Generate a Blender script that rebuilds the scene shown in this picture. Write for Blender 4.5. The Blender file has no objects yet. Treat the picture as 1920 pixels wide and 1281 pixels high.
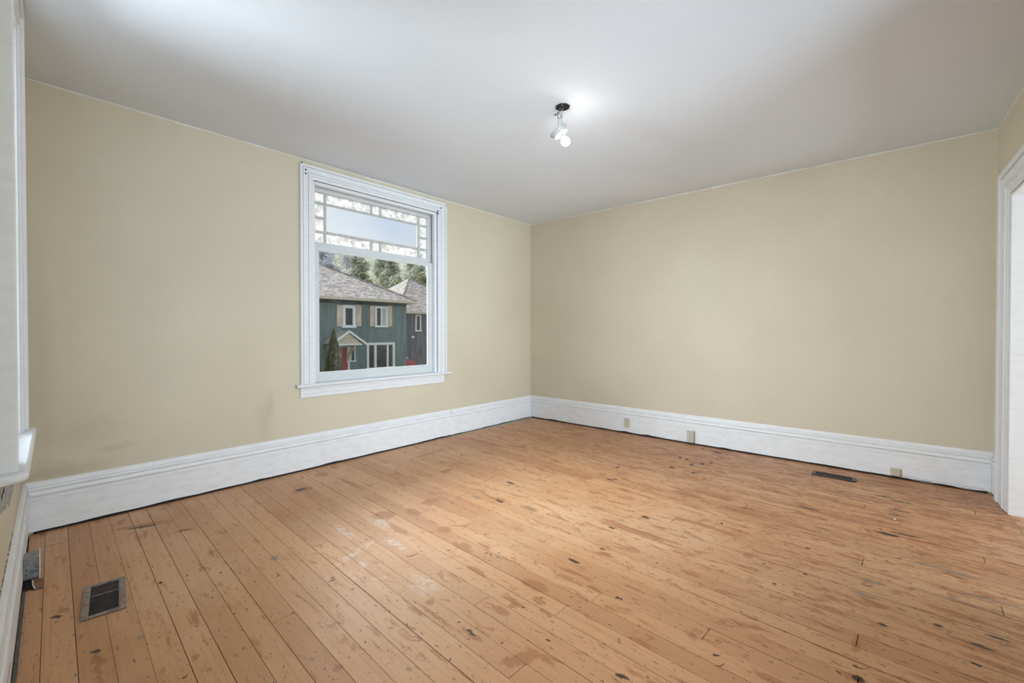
import bpy, bmesh, math, random
from math import sin, cos, radians, pi, sqrt, tan, atan2
from mathutils import Vector, Matrix, noise
random.seed(7)
S = bpy.context.scene
COL = S.collection

# ------------------------------------------------------------------ camera
F = 813.0; EYE = 1.25; PITCH = radians(.6); HEAD = radians(48.75)
CAM = Vector((-4.893, -3.929, EYE))
FW0 = Vector((sin(HEAD), cos(HEAD), 0)); RT = Vector((cos(HEAD), -sin(HEAD), 0)); UP0 = Vector((0, 0, 1))
FW = FW0*cos(PITCH) - UP0*sin(PITCH); UP = UP0*cos(PITCH) + FW0*sin(PITCH)
SH = (621-640.5) + F*tan(PITCH)
cd = bpy.data.cameras.new('camera'); cam = bpy.data.objects.new('camera', cd); COL.objects.link(cam)
cd.sensor_width = 36; cd.lens = 36*F/1920; cd.shift_y = SH/1920; cd.clip_start = .02; cd.clip_end = 400
m = Matrix((RT, UP, -FW)).transposed().to_4x4(); m.translation = CAM; cam.matrix_world = m
S.camera = cam

# ------------------------------------------------------------------ light and exposure
S.view_settings.view_transform = 'Standard'; S.view_settings.look = 'None'
S.view_settings.gamma = 1; S.view_settings.use_curve_mapping = False
S.view_settings.exposure = 0.0
W = bpy.data.worlds.new('overcast_sky'); S.world = W; W.use_nodes = True
nt = W.node_tree; bg = nt.nodes['Background']
tc = nt.nodes.new('ShaderNodeTexCoord'); nz = nt.nodes.new('ShaderNodeTexNoise'); nz.inputs['Scale'].default_value = 3.2
nz.inputs['Detail'].default_value = 5
cr = nt.nodes.new('ShaderNodeValToRGB'); cr.color_ramp.elements[0].position = .38; cr.color_ramp.elements[1].position = .66
cr.color_ramp.elements[0].color = (.62, .73, .90, 1); cr.color_ramp.elements[1].color = (.90, .93, .97, 1)
nt.links.new(tc.outputs['Generated'], nz.inputs['Vector']); nt.links.new(nz.outputs['Fac'], cr.inputs['Fac'])
nt.links.new(cr.outputs['Color'], bg.inputs['Color']); bg.inputs['Strength'].default_value = 1.0

def sun(name, direction, strength, angle, color):
    l = bpy.data.lights.new(name, 'SUN'); l.energy = strength; l.angle = radians(angle); l.color = color
    o = bpy.data.objects.new(name, l); COL.objects.link(o)
    o.rotation_euler = Vector(direction).to_track_quat('-Z', 'Y').to_euler()
    return o
def area(name, loc, direction, sx, sy, power, color, spread=180):
    l = bpy.data.lights.new(name, 'AREA'); l.shape = 'RECTANGLE'; l.size = sx; l.size_y = sy; l.energy = power
    l.color = color; l.spread = radians(spread)
    o = bpy.data.objects.new(name, l); COL.objects.link(o); o.location = loc
    o.rotation_euler = Vector(direction).to_track_quat('-Z', 'Z').to_euler()
    return o
SUN_E = 9.5; WIN_C = 1520.0; ROOM_D = 430.0; BULB = 42.0
sun('hazy_sun', (-.05, -1, -.85), SUN_E, 60, (1, .97, .93))
# daylight entering the left-hand window; rear and adjoining-room lamps are added, unseen fill
area('window_daylight', (-7.9, .40, 2.75), (1, -.36, -.15), 4.6, 3.0, WIN_C, (.80, .90, 1), 140)
area('added_rear_fill', (-4.3, -6.7, 2.0), (.45, 1, -0.05), 2.8, 3.2, ROOM_D, (.76, .88, 1), 150)
area('added_doorway_fill', (-1.0, -7.1, 1.0), (0.02, 1, 0.45), 1.5, 1.8, 80, (.80, .90, 1))

# ------------------------------------------------------------------ helpers
def ray(x, y): return FW + RT*((x-960)/F) - UP*((y-640.5-SH)/F)
def on_plane(x, y, n, d):
    r = ray(x, y); n = Vector(n); return CAM + r*((d-n.dot(CAM))/n.dot(r))
def fl(x, y, z=0.0): return on_plane(x, y, (0, 0, 1), z)
def at_y(x, y, Y): return on_plane(x, y, (0, 1, 0), Y)

class Fr:
    def __init__(s, O, u, n): s.O = Vector(O); s.u = Vector(u).normalized(); s.n = Vector(n).normalized()
    def P(s, a, b, z): return s.O + s.u*a + s.n*b + Vector((0, 0, z))
ID = Fr((0, 0, 0), (1, 0, 0), (0, 1, 0))
FA = Fr((0, 0, 0), (-4.855, .023, 0), (-.023, -4.855, 0))
FB = Fr((0, 0, 0), (.013, -4.522, 0), (-4.522, -.013, 0))
dC = (FW0 + RT*((100-960)/F)).normalized(); nC = Vector((dC.y, -dC.x, 0))
FC = Fr(fl(53.5, 1008), -dC, nC)
dD = (FW0 + RT*((1640-960)/F)).normalized(); nD = Vector((-dD.y, dD.x, 0))
FD = Fr((0, -4.525, 0), -dD, nD)
WPL = {'A': -.018, 'B': -.015, 'C': -.022, 'D': 0.0}
CEIL = 2.79

def link(name, bm, mat, parent=None, smooth=False):
    bmesh.ops.recalc_face_normals(bm, faces=bm.faces)
    me = bpy.data.meshes.new(name); bm.to_mesh(me); bm.free()
    if mat: me.materials.append(mat)
    if smooth:
        for p in me.polygons: p.use_smooth = True
    o = bpy.data.objects.new(name, me); COL.objects.link(o)
    if parent:
        o.parent = parent; o.matrix_parent_inverse = parent.matrix_world.inverted()
    return o
def empty(name, loc=(0, 0, 0)):
    o = bpy.data.objects.new(name, None); COL.objects.link(o); o.empty_display_size = .1
    o.location = loc; o.matrix_world = Matrix.Translation(Vector(loc)); return o
def tag(o, label, cat, group=None, kind=None):
    o['label'] = label; o['category'] = cat
    if group: o['group'] = group
    if kind: o['kind'] = kind
    return o
def struct(o, label=None):
    o['kind'] = 'structure'
    if label: o['label'] = label; 
    return o
def hexa(bm, p, bev=0, seg=1):
    v = [bm.verts.new(q) for q in p]
    fs = [bm.faces.new([v[i] for i in f]) for f in ((0,1,2,3),(4,5,6,7),(0,1,5,4),(1,2,6,5),(2,3,7,6),(3,0,4,7))]
    if bev:
        es = list({e for f in fs for e in f.edges})
        bmesh.ops.bevel(bm, geom=es, offset=bev, segments=seg, affect='EDGES', profile=.6)
def box(bm, fr, a0, a1, b0, b1, z0, z1, bev=0, seg=1):
    hexa(bm, [fr.P(a0,b0,z0), fr.P(a1,b0,z0), fr.P(a1,b1,z0), fr.P(a0,b1,z0), fr.P(a0,b0,z1), fr.P(a1,b0,z1), fr.P(a1,b1,z1), fr.P(a0,b1,z1)], bev, seg)
def bx(name, fr, a0, a1, b0, b1, z0, z1, mat, parent=None, bev=0, seg=1):
    bm = bmesh.new(); box(bm, fr, a0, a1, b0, b1, z0, z1, bev, seg); return link(name, bm, mat, parent)
def strip(bm, rings, closed=False):
    """rings: list of point lists, same length; caps at both ends"""
    R = [[bm.verts.new(p) for p in r] for r in rings]; n = len(R[0])
    for i in range(len(R)-1):
        for j in range(n): bm.faces.new((R[i][j], R[i][(j+1) % n], R[i+1][(j+1) % n], R[i+1][j]))
    if closed:
        for j in range(n): bm.faces.new((R[-1][j], R[-1][(j+1) % n], R[0][(j+1) % n], R[0][j]))
    else: bm.faces.new(R[0]); bm.faces.new(list(reversed(R[-1])))
def tube(bm, pts, r, n=8, taper=None):
    rings = []
    pts = [Vector(p) for p in pts]
    for i, p in enumerate(pts):
        d = (pts[min(i+1, len(pts)-1)] - pts[max(i-1, 0)]).normalized()
        s = d.orthogonal().normalized() if i == 0 else (s - d*s.dot(d)).normalized()
        t = d.cross(s); rr = r*(taper[i] if taper else 1)
        rings.append([p + (s*cos(2*pi*k/n) + t*sin(2*pi*k/n))*rr for k in range(n)])
    strip(bm, rings)
def lathe(bm, prof, M, n=24):
    """prof: (r, h) list; M: matrix taking local z axis"""
    R = []
    for r, h in prof:
        if r < 1e-6: R.append([bm.verts.new(M @ Vector((0, 0, h)))])
        else: R.append([bm.verts.new(M @ Vector((r*cos(2*pi*k/n), r*sin(2*pi*k/n), h))) for k in range(n)])
    for a, b in zip(R, R[1:]):
        for k in range(n):
            k2 = (k+1) % n
            if len(a) == 1 and len(b) == 1: continue
            if len(a) == 1: bm.faces.new((a[0], b[k], b[k2]))
            elif len(b) == 1: bm.faces.new((a[k], a[k2], b[0]))
            else: bm.faces.new((a[k], a[k2], b[k2], b[k]))
    if len(R[0]) > 1: bm.faces.new(R[0])
    if len(R[-1]) > 1: bm.faces.new(R[-1])
def clip(poly, p, n):
    out = []
    for i in range(len(poly)):
        a, b = poly[i], poly[(i+1) % len(poly)]
        da, db = (a-p).dot(n), (b-p).dot(n)
        if da >= 0: out.append(a)
        if (da > 0 > db) or (da < 0 < db): out.append(a + (b-a)*(da/(da-db)))
    return out
def isect(f1, w1, f2, w2):
    p, q = f1.P(0, w1, 0), f2.P(0, w2, 0)
    k = f1.u.cross(f2.u).z; t = (q-p).cross(f2.u).z/k
    return p + f1.u*t

# ------------------------------------------------------------------ materials
class N:
    def __init__(s, name):
        s.m = bpy.data.materials.new(name); s.m.use_nodes = True; s.t = s.m.node_tree
        s.b = s.t.nodes['Principled BSDF']; s.out = s.t.nodes['Material Output']
    def n(s, kind, **kw):
        x = s.t.nodes.new('ShaderNode'+kind)
        for k, v in kw.items():
            if k in x.inputs: s.set(x.inputs[k], v)
            else: setattr(x, k, v)
        return x
    def set(s, inp, v):
        if isinstance(v, bpy.types.NodeSocket): s.t.links.new(v, inp)
        else: inp.default_value = v
    def noise(s, vec, scale, detail=4, rough=.5, dist=0):
        x = s.n('TexNoise', Scale=scale, Detail=detail, Roughness=rough, Distortion=dist)
        if vec is not None: s.t.links.new(vec, x.inputs['Vector'])
        return x.outputs['Fac']
    def ramp(s, fac, lo, hi, a=0.0, b=1.0):
        x = s.n('MapRange'); x.inputs[0].default_value = 0; s.set(x.inputs[0], fac)
        for i, v in enumerate((lo, hi, a, b)): x.inputs[i+1].default_value = v
        return x.outputs[0]
    def mth(s, op, a, b=None):
        x = s.n('Math'); x.operation = op; s.set(x.inputs[0], a)
        if b is not None: s.set(x.inputs[1], b)
        return x.outputs[0]
    def mix(s, fac, a, b, mode='MIX'):
        x = s.n('Mix'); x.data_type = 'RGBA'; x.blend_type = mode
        s.set(x.inputs[0], fac); s.set(x.inputs[6], a if isinstance(a, bpy.types.NodeSocket) else (*a, 1)); s.set(x.inputs[7], b if isinstance(b, bpy.types.NodeSocket) else (*b, 1))
        return x.outputs[2]
    def pos(s): return s.n('NewGeometry').outputs['Position']
    def mapv(s, vec, loc=(0,0,0), rot=(0,0,0), scale=(1,1,1), typ='POINT'):
        x = s.n('Mapping', vector_type=typ); s.t.links.new(vec, x.inputs['Vector'])
        x.inputs['Location'].default_value = loc; x.inputs['Rotation'].default_value = rot; x.inputs['Scale'].default_value = scale
        return x.outputs[0]
    def bump(s, h, strength=.2, dist=.01):
        x = s.n('Bump', Strength=strength, Distance=dist); s.t.links.new(h, x.inputs['Height']); s.t.links.new(x.outputs[0], s.b.inputs['Normal'])
    def col(s, c, rough=.5, spec=None, metal=0):
        s.set(s.b.inputs['Base Color'], c if isinstance(c, bpy.types.NodeSocket) else (*c, 1)); s.set(s.b.inputs['Roughness'], rough)
        s.b.inputs['Metallic'].default_value = metal
        if spec is not None: s.b.inputs['Specular IOR Level'].default_value = spec
        return s
def plain(name, c, rough=.5, metal=0, var=.12, scale=30, bump=0, spec=None):
    k = N(name); p = k.n('TexCoord').outputs['Object']
    f = k.noise(p, scale, 4)
    c2 = tuple(x*(1-var*2) for x in c)
    k.col(k.mix(k.ramp(f, .35, .7), c2, c), rough, spec, metal)
    if bump: k.bump(f, bump, .004)
    return k.m

def paint_wall():
    k = N('beige_wall_paint'); p = k.pos()
    big = k.noise(p, .9, 3); fine = k.noise(k.mapv(p, scale=(1,1,2.5)), 26, 4)
    c = k.mix(k.ramp(big, .35, .65), (.62, .553, .418), (.67, .603, .463))
    c = k.mix(k.mth('MULTIPLY', k.ramp(fine, .4, .75), .10), c, (.50, .44, .32))
    # old smudges: near the left corner above the baseboard, under the window, faint marks
    warp = k.n('VectorMath'); warp.operation = 'MULTIPLY_ADD'
    nn = k.n('TexNoise', Scale=7.0, Detail=4.0); k.t.links.new(p, nn.inputs['Vector'])
    k.t.links.new(nn.outputs['Color'], warp.inputs[0]); warp.inputs[1].default_value = (.16,)*3; k.t.links.new(p, warp.inputs[2])
    for (x, z, rx, rz, s, cc) in ((-4.78, .36, .35, .06, .35, (.30, .25, .14)), (-4.45, .46, .13, .03, .22, (.36, .31, .19)), (-3.52, .52, .10, .30, .22, (.38, .33, .23)),
                                  (-3.50, .62, .035, .20, .18, (.34, .29, .2)), (-4.82, 1.0, .10, .9, .25, (.42, .36, .24)), (-4.62, .60, .25, .12, .18, (.4, .35, .23))):
        e = k.mapv(warp.outputs[0], loc=(x+.08, .08, z+.08), scale=(rx, .5, rz), typ='TEXTURE')
        g = k.n('TexGradient', gradient_type='SPHERICAL'); k.t.links.new(e, g.inputs[0])
        c = k.mix(k.mth('MULTIPLY', k.ramp(g.outputs['Fac'], 0, .8), s), c, cc)
    # ragged white paint line where ceiling paint was cut in over the wall
    sx = k.n('SeparateXYZ'); k.t.links.new(p, sx.inputs[0])
    edge = k.mth('ADD', sx.outputs['Z'], k.mth('MULTIPLY', k.noise(p, 5, 5, .7), .030))
    c = k.mix(k.ramp(edge, CEIL+.0075, CEIL+.009), c, (.80, .79, .76))
    sp = k.noise(p, 55, 2)
    c = k.mix(k.mth('MULTIPLY', k.ramp(sp, .80, .82), .5), c, (.25, .2, .13))
    k.col(c, .55, .35); k.bump(fine, .10, .004); return k.m
def ceiling_paint():
    k = N('white_ceiling_paint'); p = k.pos()
    big = k.noise(p, .7, 3); fine = k.noise(p, 18, 5)
    c = k.mix(k.ramp(big, .3, .7), (.76, .81, .875), (.81, .855, .915))
    c = k.mix(k.mth('MULTIPLY', k.ramp(fine, .5, .8), .10), c, (.7, .7, .7))
    k.col(c, .8, .2); k.bump(k.noise(p, 2.2, 2), .12, .02); return k.m
def trim_paint(name='white_trim_paint', dirt=.35, chips=True, base=(.80, .81, .83)):
    k = N(name); p = k.pos()
    f = k.noise(k.mapv(p, scale=(1,1,3)), 9, 5, .6)
    c = k.mix(k.ramp(f, .42, .75), base, tuple(b*(1-dirt*.45) for b in base))
    if chips:
        s = k.noise(p, 60, 3, .6)
        c = k.mix(k.mth('MULTIPLY', k.ramp(s, .735, .76), .8), c, (.20, .19, .17))
    sx = k.n('SeparateXYZ'); k.t.links.new(p, sx.inputs[0])
    low = k.mth('ADD', sx.outputs['Z'], k.mth('MULTIPLY', k.noise(p, 14, 5, .7), .05))
    c = k.mix(k.mth('MULTIPLY', k.ramp(low, .036, .028), .65), c, (.33, .28, .21))
    k.col(c, .42, .45); k.bump(f, .12, .004); return k.m

BANG = atan2(dC.y, dC.x)                      # direction of the floorboards
def wood():
    k = N('bare_pine_floorboards'); p = k.pos()
    b = k.mapv(p, rot=(0, 0, -BANG))          # x along the boards
    rnd = k.n('ObjectInfo').outputs['Random']
    off = k.n('CombineXYZ'); k.set(off.inputs[0], k.mth('MULTIPLY', rnd, 37.0)); k.set(off.inputs[1], k.mth('MULTIPLY', rnd, 11.0))
    ad = k.n('VectorMath'); k.t.links.new(b, ad.inputs[0]); k.t.links.new(off.outputs[0], ad.inputs[1]); v = ad.outputs[0]
    grain = k.noise(k.mapv(v, scale=(1.3, 30, 1)), 2.0, 6, .6, .6)
    fine = k.noise(k.mapv(v, scale=(6, 120, 1)), 2.0, 4, .6)
    c = k.mix(k.ramp(rnd, 0, 1), (.505, .250, .118), (.62, .333, .168))
    c = k.mix(k.mth('MULTIPLY', k.ramp(grain, .48, .72), .42), c, (.42, .215, .10))
    c = k.mix(k.mth('MULTIPLY', k.ramp(fine, .5, .8), .22), c, (.40, .22, .11))
    # worn pale areas and reddish, old varnish remains in streaks along the boards
    pale = k.noise(p, 1.1, 3)
    c = k.mix(k.mth('MULTIPLY', k.ramp(pale, .45, .7), .35), c, (.74, .52, .34))
    sep = k.n('SeparateXYZ'); k.t.links.new(p, sep.inputs[0])
    rightish = k.ramp(k.mth('SUBTRACT', sep.outputs[0], k.mth('MULTIPLY', sep.outputs[1], .35)), -3.0, .6, .0, .085)
    st = k.noise(k.mapv(v, scale=(2.6, 11, 1)), 1.5, 5, .62, .3)
    st2 = k.mth('ADD', st, rightish)
    c = k.mix(k.mth('MULTIPLY', k.ramp(st2, .59, .69), .8), c, (.36, .13, .045))
    bl = k.noise(k.mapv(b, scale=(2.4, 5.5, 1)), 3.2, 5, .65, .8)
    c = k.mix(k.mth('MULTIPLY', k.ramp(k.mth('ADD', bl, rightish), .61, .68), .62), c, (.32, .12, .045))
    sm = k.noise(k.mapv(b, loc=(5, 2, 0), scale=(6, 22, 1)), 2.4, 4, .6)
    c = k.mix(k.mth('MULTIPLY', k.ramp(k.mth('ADD', sm, rightish), .665, .70), .8), c, (.17, .075, .035))
    fleck = k.noise(k.mapv(b, loc=(1, 9, 0), scale=(9, 24, 1)), 3.3, 2, .5)
    c = k.mix(k.mth('MULTIPLY', k.ramp(fleck, .675, .70), .8), c, (.10, .05, .03))
    sc = k.noise(k.mapv(b, loc=(3, 4, 0), rot=(0, 0, .5), scale=(5, 12, 1)), 3.0, 6, .7, .5)
    c = k.mix(k.mth('MULTIPLY', k.ramp(sc, .62, .67), .5), c, (.38, .15, .055))
    # nail holes: small dark dots
    vo = k.n('TexVoronoi', Scale=13.0); k.t.links.new(b, vo.inputs['Vector'])
    c = k.mix(k.mth('MULTIPLY', k.ramp(vo.outputs['Distance'], .055, .035), .85), c, (.06, .035, .02))
    # wobbling coordinates for the individual marks
    nn = k.n('TexNoise', Scale=24.0, Detail=5.0, Roughness=.65); k.t.links.new(p, nn.inputs['Vector'])
    wp = k.n('VectorMath'); wp.operation = 'MULTIPLY_ADD'; k.t.links.new(nn.outputs['Color'], wp.inputs[0]); wp.inputs[1].default_value = (.045, .045, 0); k.t.links.new(p, wp.inputs[2])
    wv = wp.outputs[0]
    def marks(lst, c, col, lo, hi, strength):
        acc = None
        for (px, py, la, lb, *an) in lst:
            q = fl(px, py)
            e = k.mapv(wv, loc=(q.x+.0225, q.y+.0225, 0), rot=(0, 0, BANG+radians(an[0] if an else 0)), scale=(la, lb, 1), typ='TEXTURE')
            g = k.n('TexGradient', gradient_type='SPHERICAL'); k.t.links.new(e, g.inputs[0])
            acc = g.outputs['Fac'] if acc is None else k.mth('MAXIMUM', acc, g.outputs['Fac'])
        return k.mix(k.mth('MULTIPLY', k.ramp(acc, lo, hi), strength), c, col)
    def c1(l): return [(x/3, 960+y/3, *r) for x, y, *r in l]
    def c2(l): return [(600+x/3, 960+y/3, *r) for x, y, *r in l]
    def c3(l): return [(1240+x/2.824, 960+y/2.824, *r) for x, y, *r in l]
    def c5(l): return [(560+x/3, 740+y/3, *r) for x, y, *r in l]
    def c6(l): return [(1100+x/3, 780+y/3, *r) for x, y, *r in l]
    brown = (c2([(1015,555,.07,.03), (1090,505,.09,.022), (1210,415,.10,.05), (1230,500,.05,.03), (1650,60,.12,.03), (1780,110,.16,.03), (1150,820,.045,.09,-20), (1240,810,.10,.02), (850,690,.09,.022), (620,510,.03,.03),
                 (640,580,.18,.012), (880,330,.09,.03), (700,100,.06,.06), (1400,380,.12,.02), (1550,440,.08,.02), (820,190,.06,.03), (100,880,.025,.02), (1900,150,.06,.03), (1060,850,.04,.03)])
             + c1([(810,75,.20,.05,70), (1040,105,.09,.02,70), (360,555,.03,.03), (1190,225,.03,.03), (1095,820,.03,.012), (1140,320,.04,.025), (550,860,.18,.012)])
             + c5([(1290,640,.12,.03), (1130,590,.08,.04), (830,430,.05,.09,0), (130,450,.08,.08), (20,535,.06,.10), (290,500,.28,.02), (480,680,.10,.10), (560,760,.14,.03), (740,330,.03,.30,8), (1060,330,.18,.02),
                   (820,760,.07,.06), (920,860,.12,.03), (1400,320,.20,.03), (1040,270,.4,.07), (200,410,.08,.05), (640,660,.09,.05), (740,600,.06,.10)])
             + c6([(770,210,.28,.035), (300,670,.42,.022), (660,615,.30,.03), (1430,440,.20,.02), (1300,540,.55,.03), (1600,475,.14,.02), (1690,380,.15,.03), (700,440,.25,.06), (880,540,.2,.05), (1640,590,.18,.04), (1100,370,.22,.03), (560,440,.15,.06), (590,890,.06,.025), (640,290,.12,.03)])
             + c3([(1740,735,.12,.025), (860,598,.06,.016), (150,325,.06,.02), (230,75,.22,.02), (60,160,.08,.02), (1530,530,.13,.02), (1020,880,.05,.03), (1730,600,.2,.02), (1430,170,.2,.02), (1600,25,.30,.03), (1030,710,.02,.06), (1850,840,.2,.03), (1280,110,.12,.02), (460,230,.03,.05)]))
    dark = (c3([(1467,602,.024,.015), (1785,670,.042,.015), (1175,600,.02,.011), (285,758,.014,.010), (770,193,.016,.010), (545,275,.014,.010), (595,380,.013,.009), (1200,122,.05,.014), (1040,162,.014,.009), (760,330,.016,.009), (1700,715,.05,.014),
                (1040,820,.02,.008), (938,847,.012,.007), (320,65,.016,.012), (1263,250,.02,.010), (1085,390,.03,.008), (1670,808,.02,.010), (1090,97,.016,.009), (1165,92,.022,.009), (1045,885,.02,.02), (400,60,.0,.0)][:-1])
            + c2([(1425,275,.055,.015), (1685,487,.025,.011), (1700,925,.028,.013), (1290,725,.015,.008), (1830,30,.03,.016), (850,680,.045,.010)])
            + c1([(320,590,.022,.016,60), (535,785,.018,.016,60), (800,85,.10,.02,70), (1040,100,.05,.008,70), (900,400,.012,.010)])
            + c5([(1190,497,.06,.02), (1130,600,.05,.02), (10,535,.03,.05), (1750,478,.05,.02)]) + c6([(525,235,.02,.05,10), (565,245,.02,.045,10), (655,185,.02,.04,10), (650,270,.02,.06,20), (730,205,.08,.03), (590,275,.02,.05), (1690,665,.08,.02), (1775,485,.09,.016), (1760,535,.08,.014), (1680,455,.08,.014),
                 (1750,560,.08,.012), (1250,520,.09,.016), (330,572,.045,.016), (140,630,.03,.015), (1430,425,.05,.010), (1570,375,.20,.012), (700,262,.02,.04), (600,320,.03,.03), (170,290,.02,.03), (480,290,.03,.04), (85,750,.025,.01), (160,355,.03,.02), (1240,745,.015,.01), (1790,670,.10,.016)]))
    grey = (c2([(1000,255,.028,.018), (665,350,.02,.014), (500,885,.02,.014), (400,655,.02,.012)]) + c1([(795,705,.025,.018), (960,455,.02,.013), (1330,805,.018,.011), (1755,830,.02,.012), (1545,260,.05,.03), (1615,25,.03,.02)])
            + c5([(1000,578,.07,.035), (1310,640,.07,.03), (1190,497,.08,.02)]) + c3([(1420,285,.10,.03), (1580,330,.12,.03), (1110,365,.07,.03), (1720,460,.24,.018), (1080,440,.09,.02), (1450,290,.06,.02), (1040,270,.06,.015), (1640,490,.3,.012)]))
    white = (c2([(330,375,.055,.016,70), (245,300,.06,.025), (600,400,.14,.05), (430,180,.16,.04), (200,230,.03,.20,20), (130,110,.20,.05), (340,60,.12,.08), (650,200,.08,.01), (560,440,.09,.04)]))
    c = marks(brown, c, (.33, .125, .045), .12, .42, .60)
    c = marks(grey, c, (.16, .145, .13), .1, .7, .6)
    c = marks(dark, c, (.045, .022, .015), .15, .38, .92)
    wn = k.noise(b, 30, 5, .7)
    wc = marks(white, (c), (.74, .68, .62), .0, .7, .5)
    c = k.mix(k.ramp(wn, .42, .58), c, wc)
    rough = k.ramp(grain, .3, .7, .36, .55)
    k.col(c, rough, .42); k.bump(k.mth('ADD', k.mth('MULTIPLY', fine, .4), grain), .18, .002); return k.m

def glass(name, textured=False):
    k = N(name); t = k.t; t.nodes.remove(k.b)
    tr = k.n('BsdfTransparent'); tr.inputs[0].default_value = (.97, .985, .98, 1)
    gl = k.n('BsdfGlossy'); gl.inputs['Roughness'].default_value = .03
    fr = k.n('Fresnel', IOR=1.45); mx = k.n('MixShader'); t.links.new(fr.outputs[0], mx.inputs[0]); t.links.new(tr.outputs[0], mx.inputs[1]); t.links.new(gl.outputs[0], mx.inputs[2])
    last = mx.outputs[0]
    if textured:
        p = k.n('TexCoord').outputs['Object']
        f = k.noise(p, 22, 5, .6, .8)
        tl = k.n('BsdfTranslucent'); k.set(tl.inputs[0], k.mix(k.ramp(f, .36, .62), (.26, .24, .21), (.80, .80, .79)))
        df = k.n('BsdfDiffuse'); df.inputs[0].default_value = (.75, .75, .74, 1)
        m3 = k.n('MixShader'); m3.inputs[0].default_value = .35; t.links.new(tl.outputs[0], m3.inputs[1]); t.links.new(df.outputs[0], m3.inputs[2])
        m2 = k.n('MixShader'); k.set(m2.inputs[0], k.ramp(f, .3, .6, .30, .80)); t.links.new(last, m2.inputs[1]); t.links.new(m3.outputs[0], m2.inputs[2]); last = m2.outputs[0]
    t.links.new(last, k.out.inputs[0]); return k.m

M = {}
M['wall'] = paint_wall(); M['ceil'] = ceiling_paint(); M['trim'] = trim_paint(dirt=.14); M['base'] = trim_paint('white_baseboard_paint', .22, base=(.85, .855, .87))
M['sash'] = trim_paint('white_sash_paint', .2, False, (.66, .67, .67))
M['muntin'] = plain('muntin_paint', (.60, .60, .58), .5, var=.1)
M['wood'] = wood(); M['glass'] = glass('clear_glass'); M['oglass'] = glass('wavy_bevelled_glass', True)
M['sub'] = plain('dark_subfloor', (.035, .024, .018), .9)
M['plaster'] = plain('grey_bare_plaster', (.50, .50, .49), .9, var=.2, scale=25, bump=.5)
M['dark'] = plain('dark_gap', (.02, .017, .015), .9)
M['pewter'] = plain('aged_brown_metal', (.40, .33, .30), .38, .6, var=.25, scale=60)
M['louvre'] = plain('dark_louvre_metal', (.12, .10, .10), .4, .5)
M['rust'] = plain('rusty_metal', (.34, .13, .05), .8, .2, var=.3, scale=40)
M['blackmetal'] = plain('black_painted_metal', (.035, .032, .03), .35, .5)
M['beige'] = plain('beige_plastic', (.60, .56, .45), .4, var=.05)
M['slot'] = plain('dark_slot', (.04, .035, .03), .6)
M['galv'] = plain('galvanised_steel', (.42, .45, .48), .35, .75, var=.2, scale=50)
M['cover'] = plain('off_white_cover', (.78, .74, .64), .5)
M['porcelain'] = plain('white_porcelain', (.42, .42, .41), .3, var=.03)
M['wire'] = plain('grey_wire_sheath', (.22, .22, .21), .5)
M['wirecap'] = plain('black_wire_tape', (.015, .015, .015), .5)
M['cable'] = plain('white_cable_sheath', (.66, .66, .64), .5)
M['splinter'] = plain('dark_splinter_wood', (.05, .03, .02), .7)
M['stick'] = plain('brown_splinter_wood', (.26, .13, .06), .7)
M['rubble'] = plain('grey_dust_and_grit', (.24, .21, .18), .95, var=.3, scale=120)
def emit(name, c, s):
    k = N(name); k.b.inputs['Base Color'].default_value = (.9, .9, .9, 1); k.b.inputs['Emission Color'].default_value = (*c, 1); k.b.inputs['Emission Strength'].default_value = s
    return k.m
M['bulb'] = emit('lit_bulb_glass', (1, .95, .88), BULB)

# ------------------------------------------------------------------ room shell
cAB = isect(FA, WPL['A'], FB, WPL['B']); cBD = isect(FB, WPL['B'], FD, WPL['D']); cDC = isect(FD, WPL['D'], FC, WPL['C']); cCA = isect(FC, WPL['C'], FA, WPL['A'])
T = .15
oAB = isect(FA, WPL['A']-T, FB, WPL['B']-T); oBD = isect(FB, WPL['B']-T, FD, WPL['D']-T); oDC = isect(FD, WPL['D']-T, FC, WPL['C']-T); oCA = isect(FC, WPL['C']-T, FA, WPL['A']-T)
def wall(name, fr, w, i0, i1, o0, o1, holes, mat, z0=-.10, z1=CEIL):
    """wall slab between inner corners i0,i1 and outer o0,o1 with rectangular holes (a0,a1,z0,z1) in frame u"""
    ua, ub = (i0-fr.O).dot(fr.u), (i1-fr.O).dot(fr.u)
    oa, ob = (o0-fr.O).dot(fr.u), (o1-fr.O).dot(fr.u)
    bm = bmesh.new()
    def seg(a0, a1, z0, z1):
        A0 = oa if a0 == ua else a0; A1 = ob if a1 == ub else a1
        hexa(bm, [fr.P(a0,w,z0), fr.P(a1,w,z0), fr.P(A1,w-T,z0), fr.P(A0,w-T,z0), fr.P(a0,w,z1), fr.P(a1,w,z1), fr.P(A1,w-T,z1), fr.P(A0,w-T,z1)])
    cur = ua
    for (h0, h1, hz0, hz1) in holes:
        seg(cur, h0, z0, z1)
        if hz0 > z0: seg(h0, h1, z0, hz0)
        if hz1 < z1: seg(h0, h1, hz1, z1)
        cur = h1
    seg(cur, ub, z0, z1)
    return struct(link(name, bm, mat))
WA = (1.68, 3.135, .745, 2.63)         # rough opening back window
WC = (.86, 1.60, .745, 2.66)           # rough opening left window
DD = (.45, 1.95, 0, 2.18)             # doorway
WR = (2.45, 4.25, .60, 2.62)             # opening of the added, unseen rear window              # doorway
wall_back = wall('wall_back', FA, WPL['A'], cAB, cCA, oAB, oCA, [WA], M['wall'])
wall_right = wall('wall_right', FB, WPL['B'], cAB, cBD, oAB, oBD, [], M['wall'])
wall_left = wall('wall_left', FC, WPL['C'], cCA, cDC, oCA, oDC, [WC], M['wall'])
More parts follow.
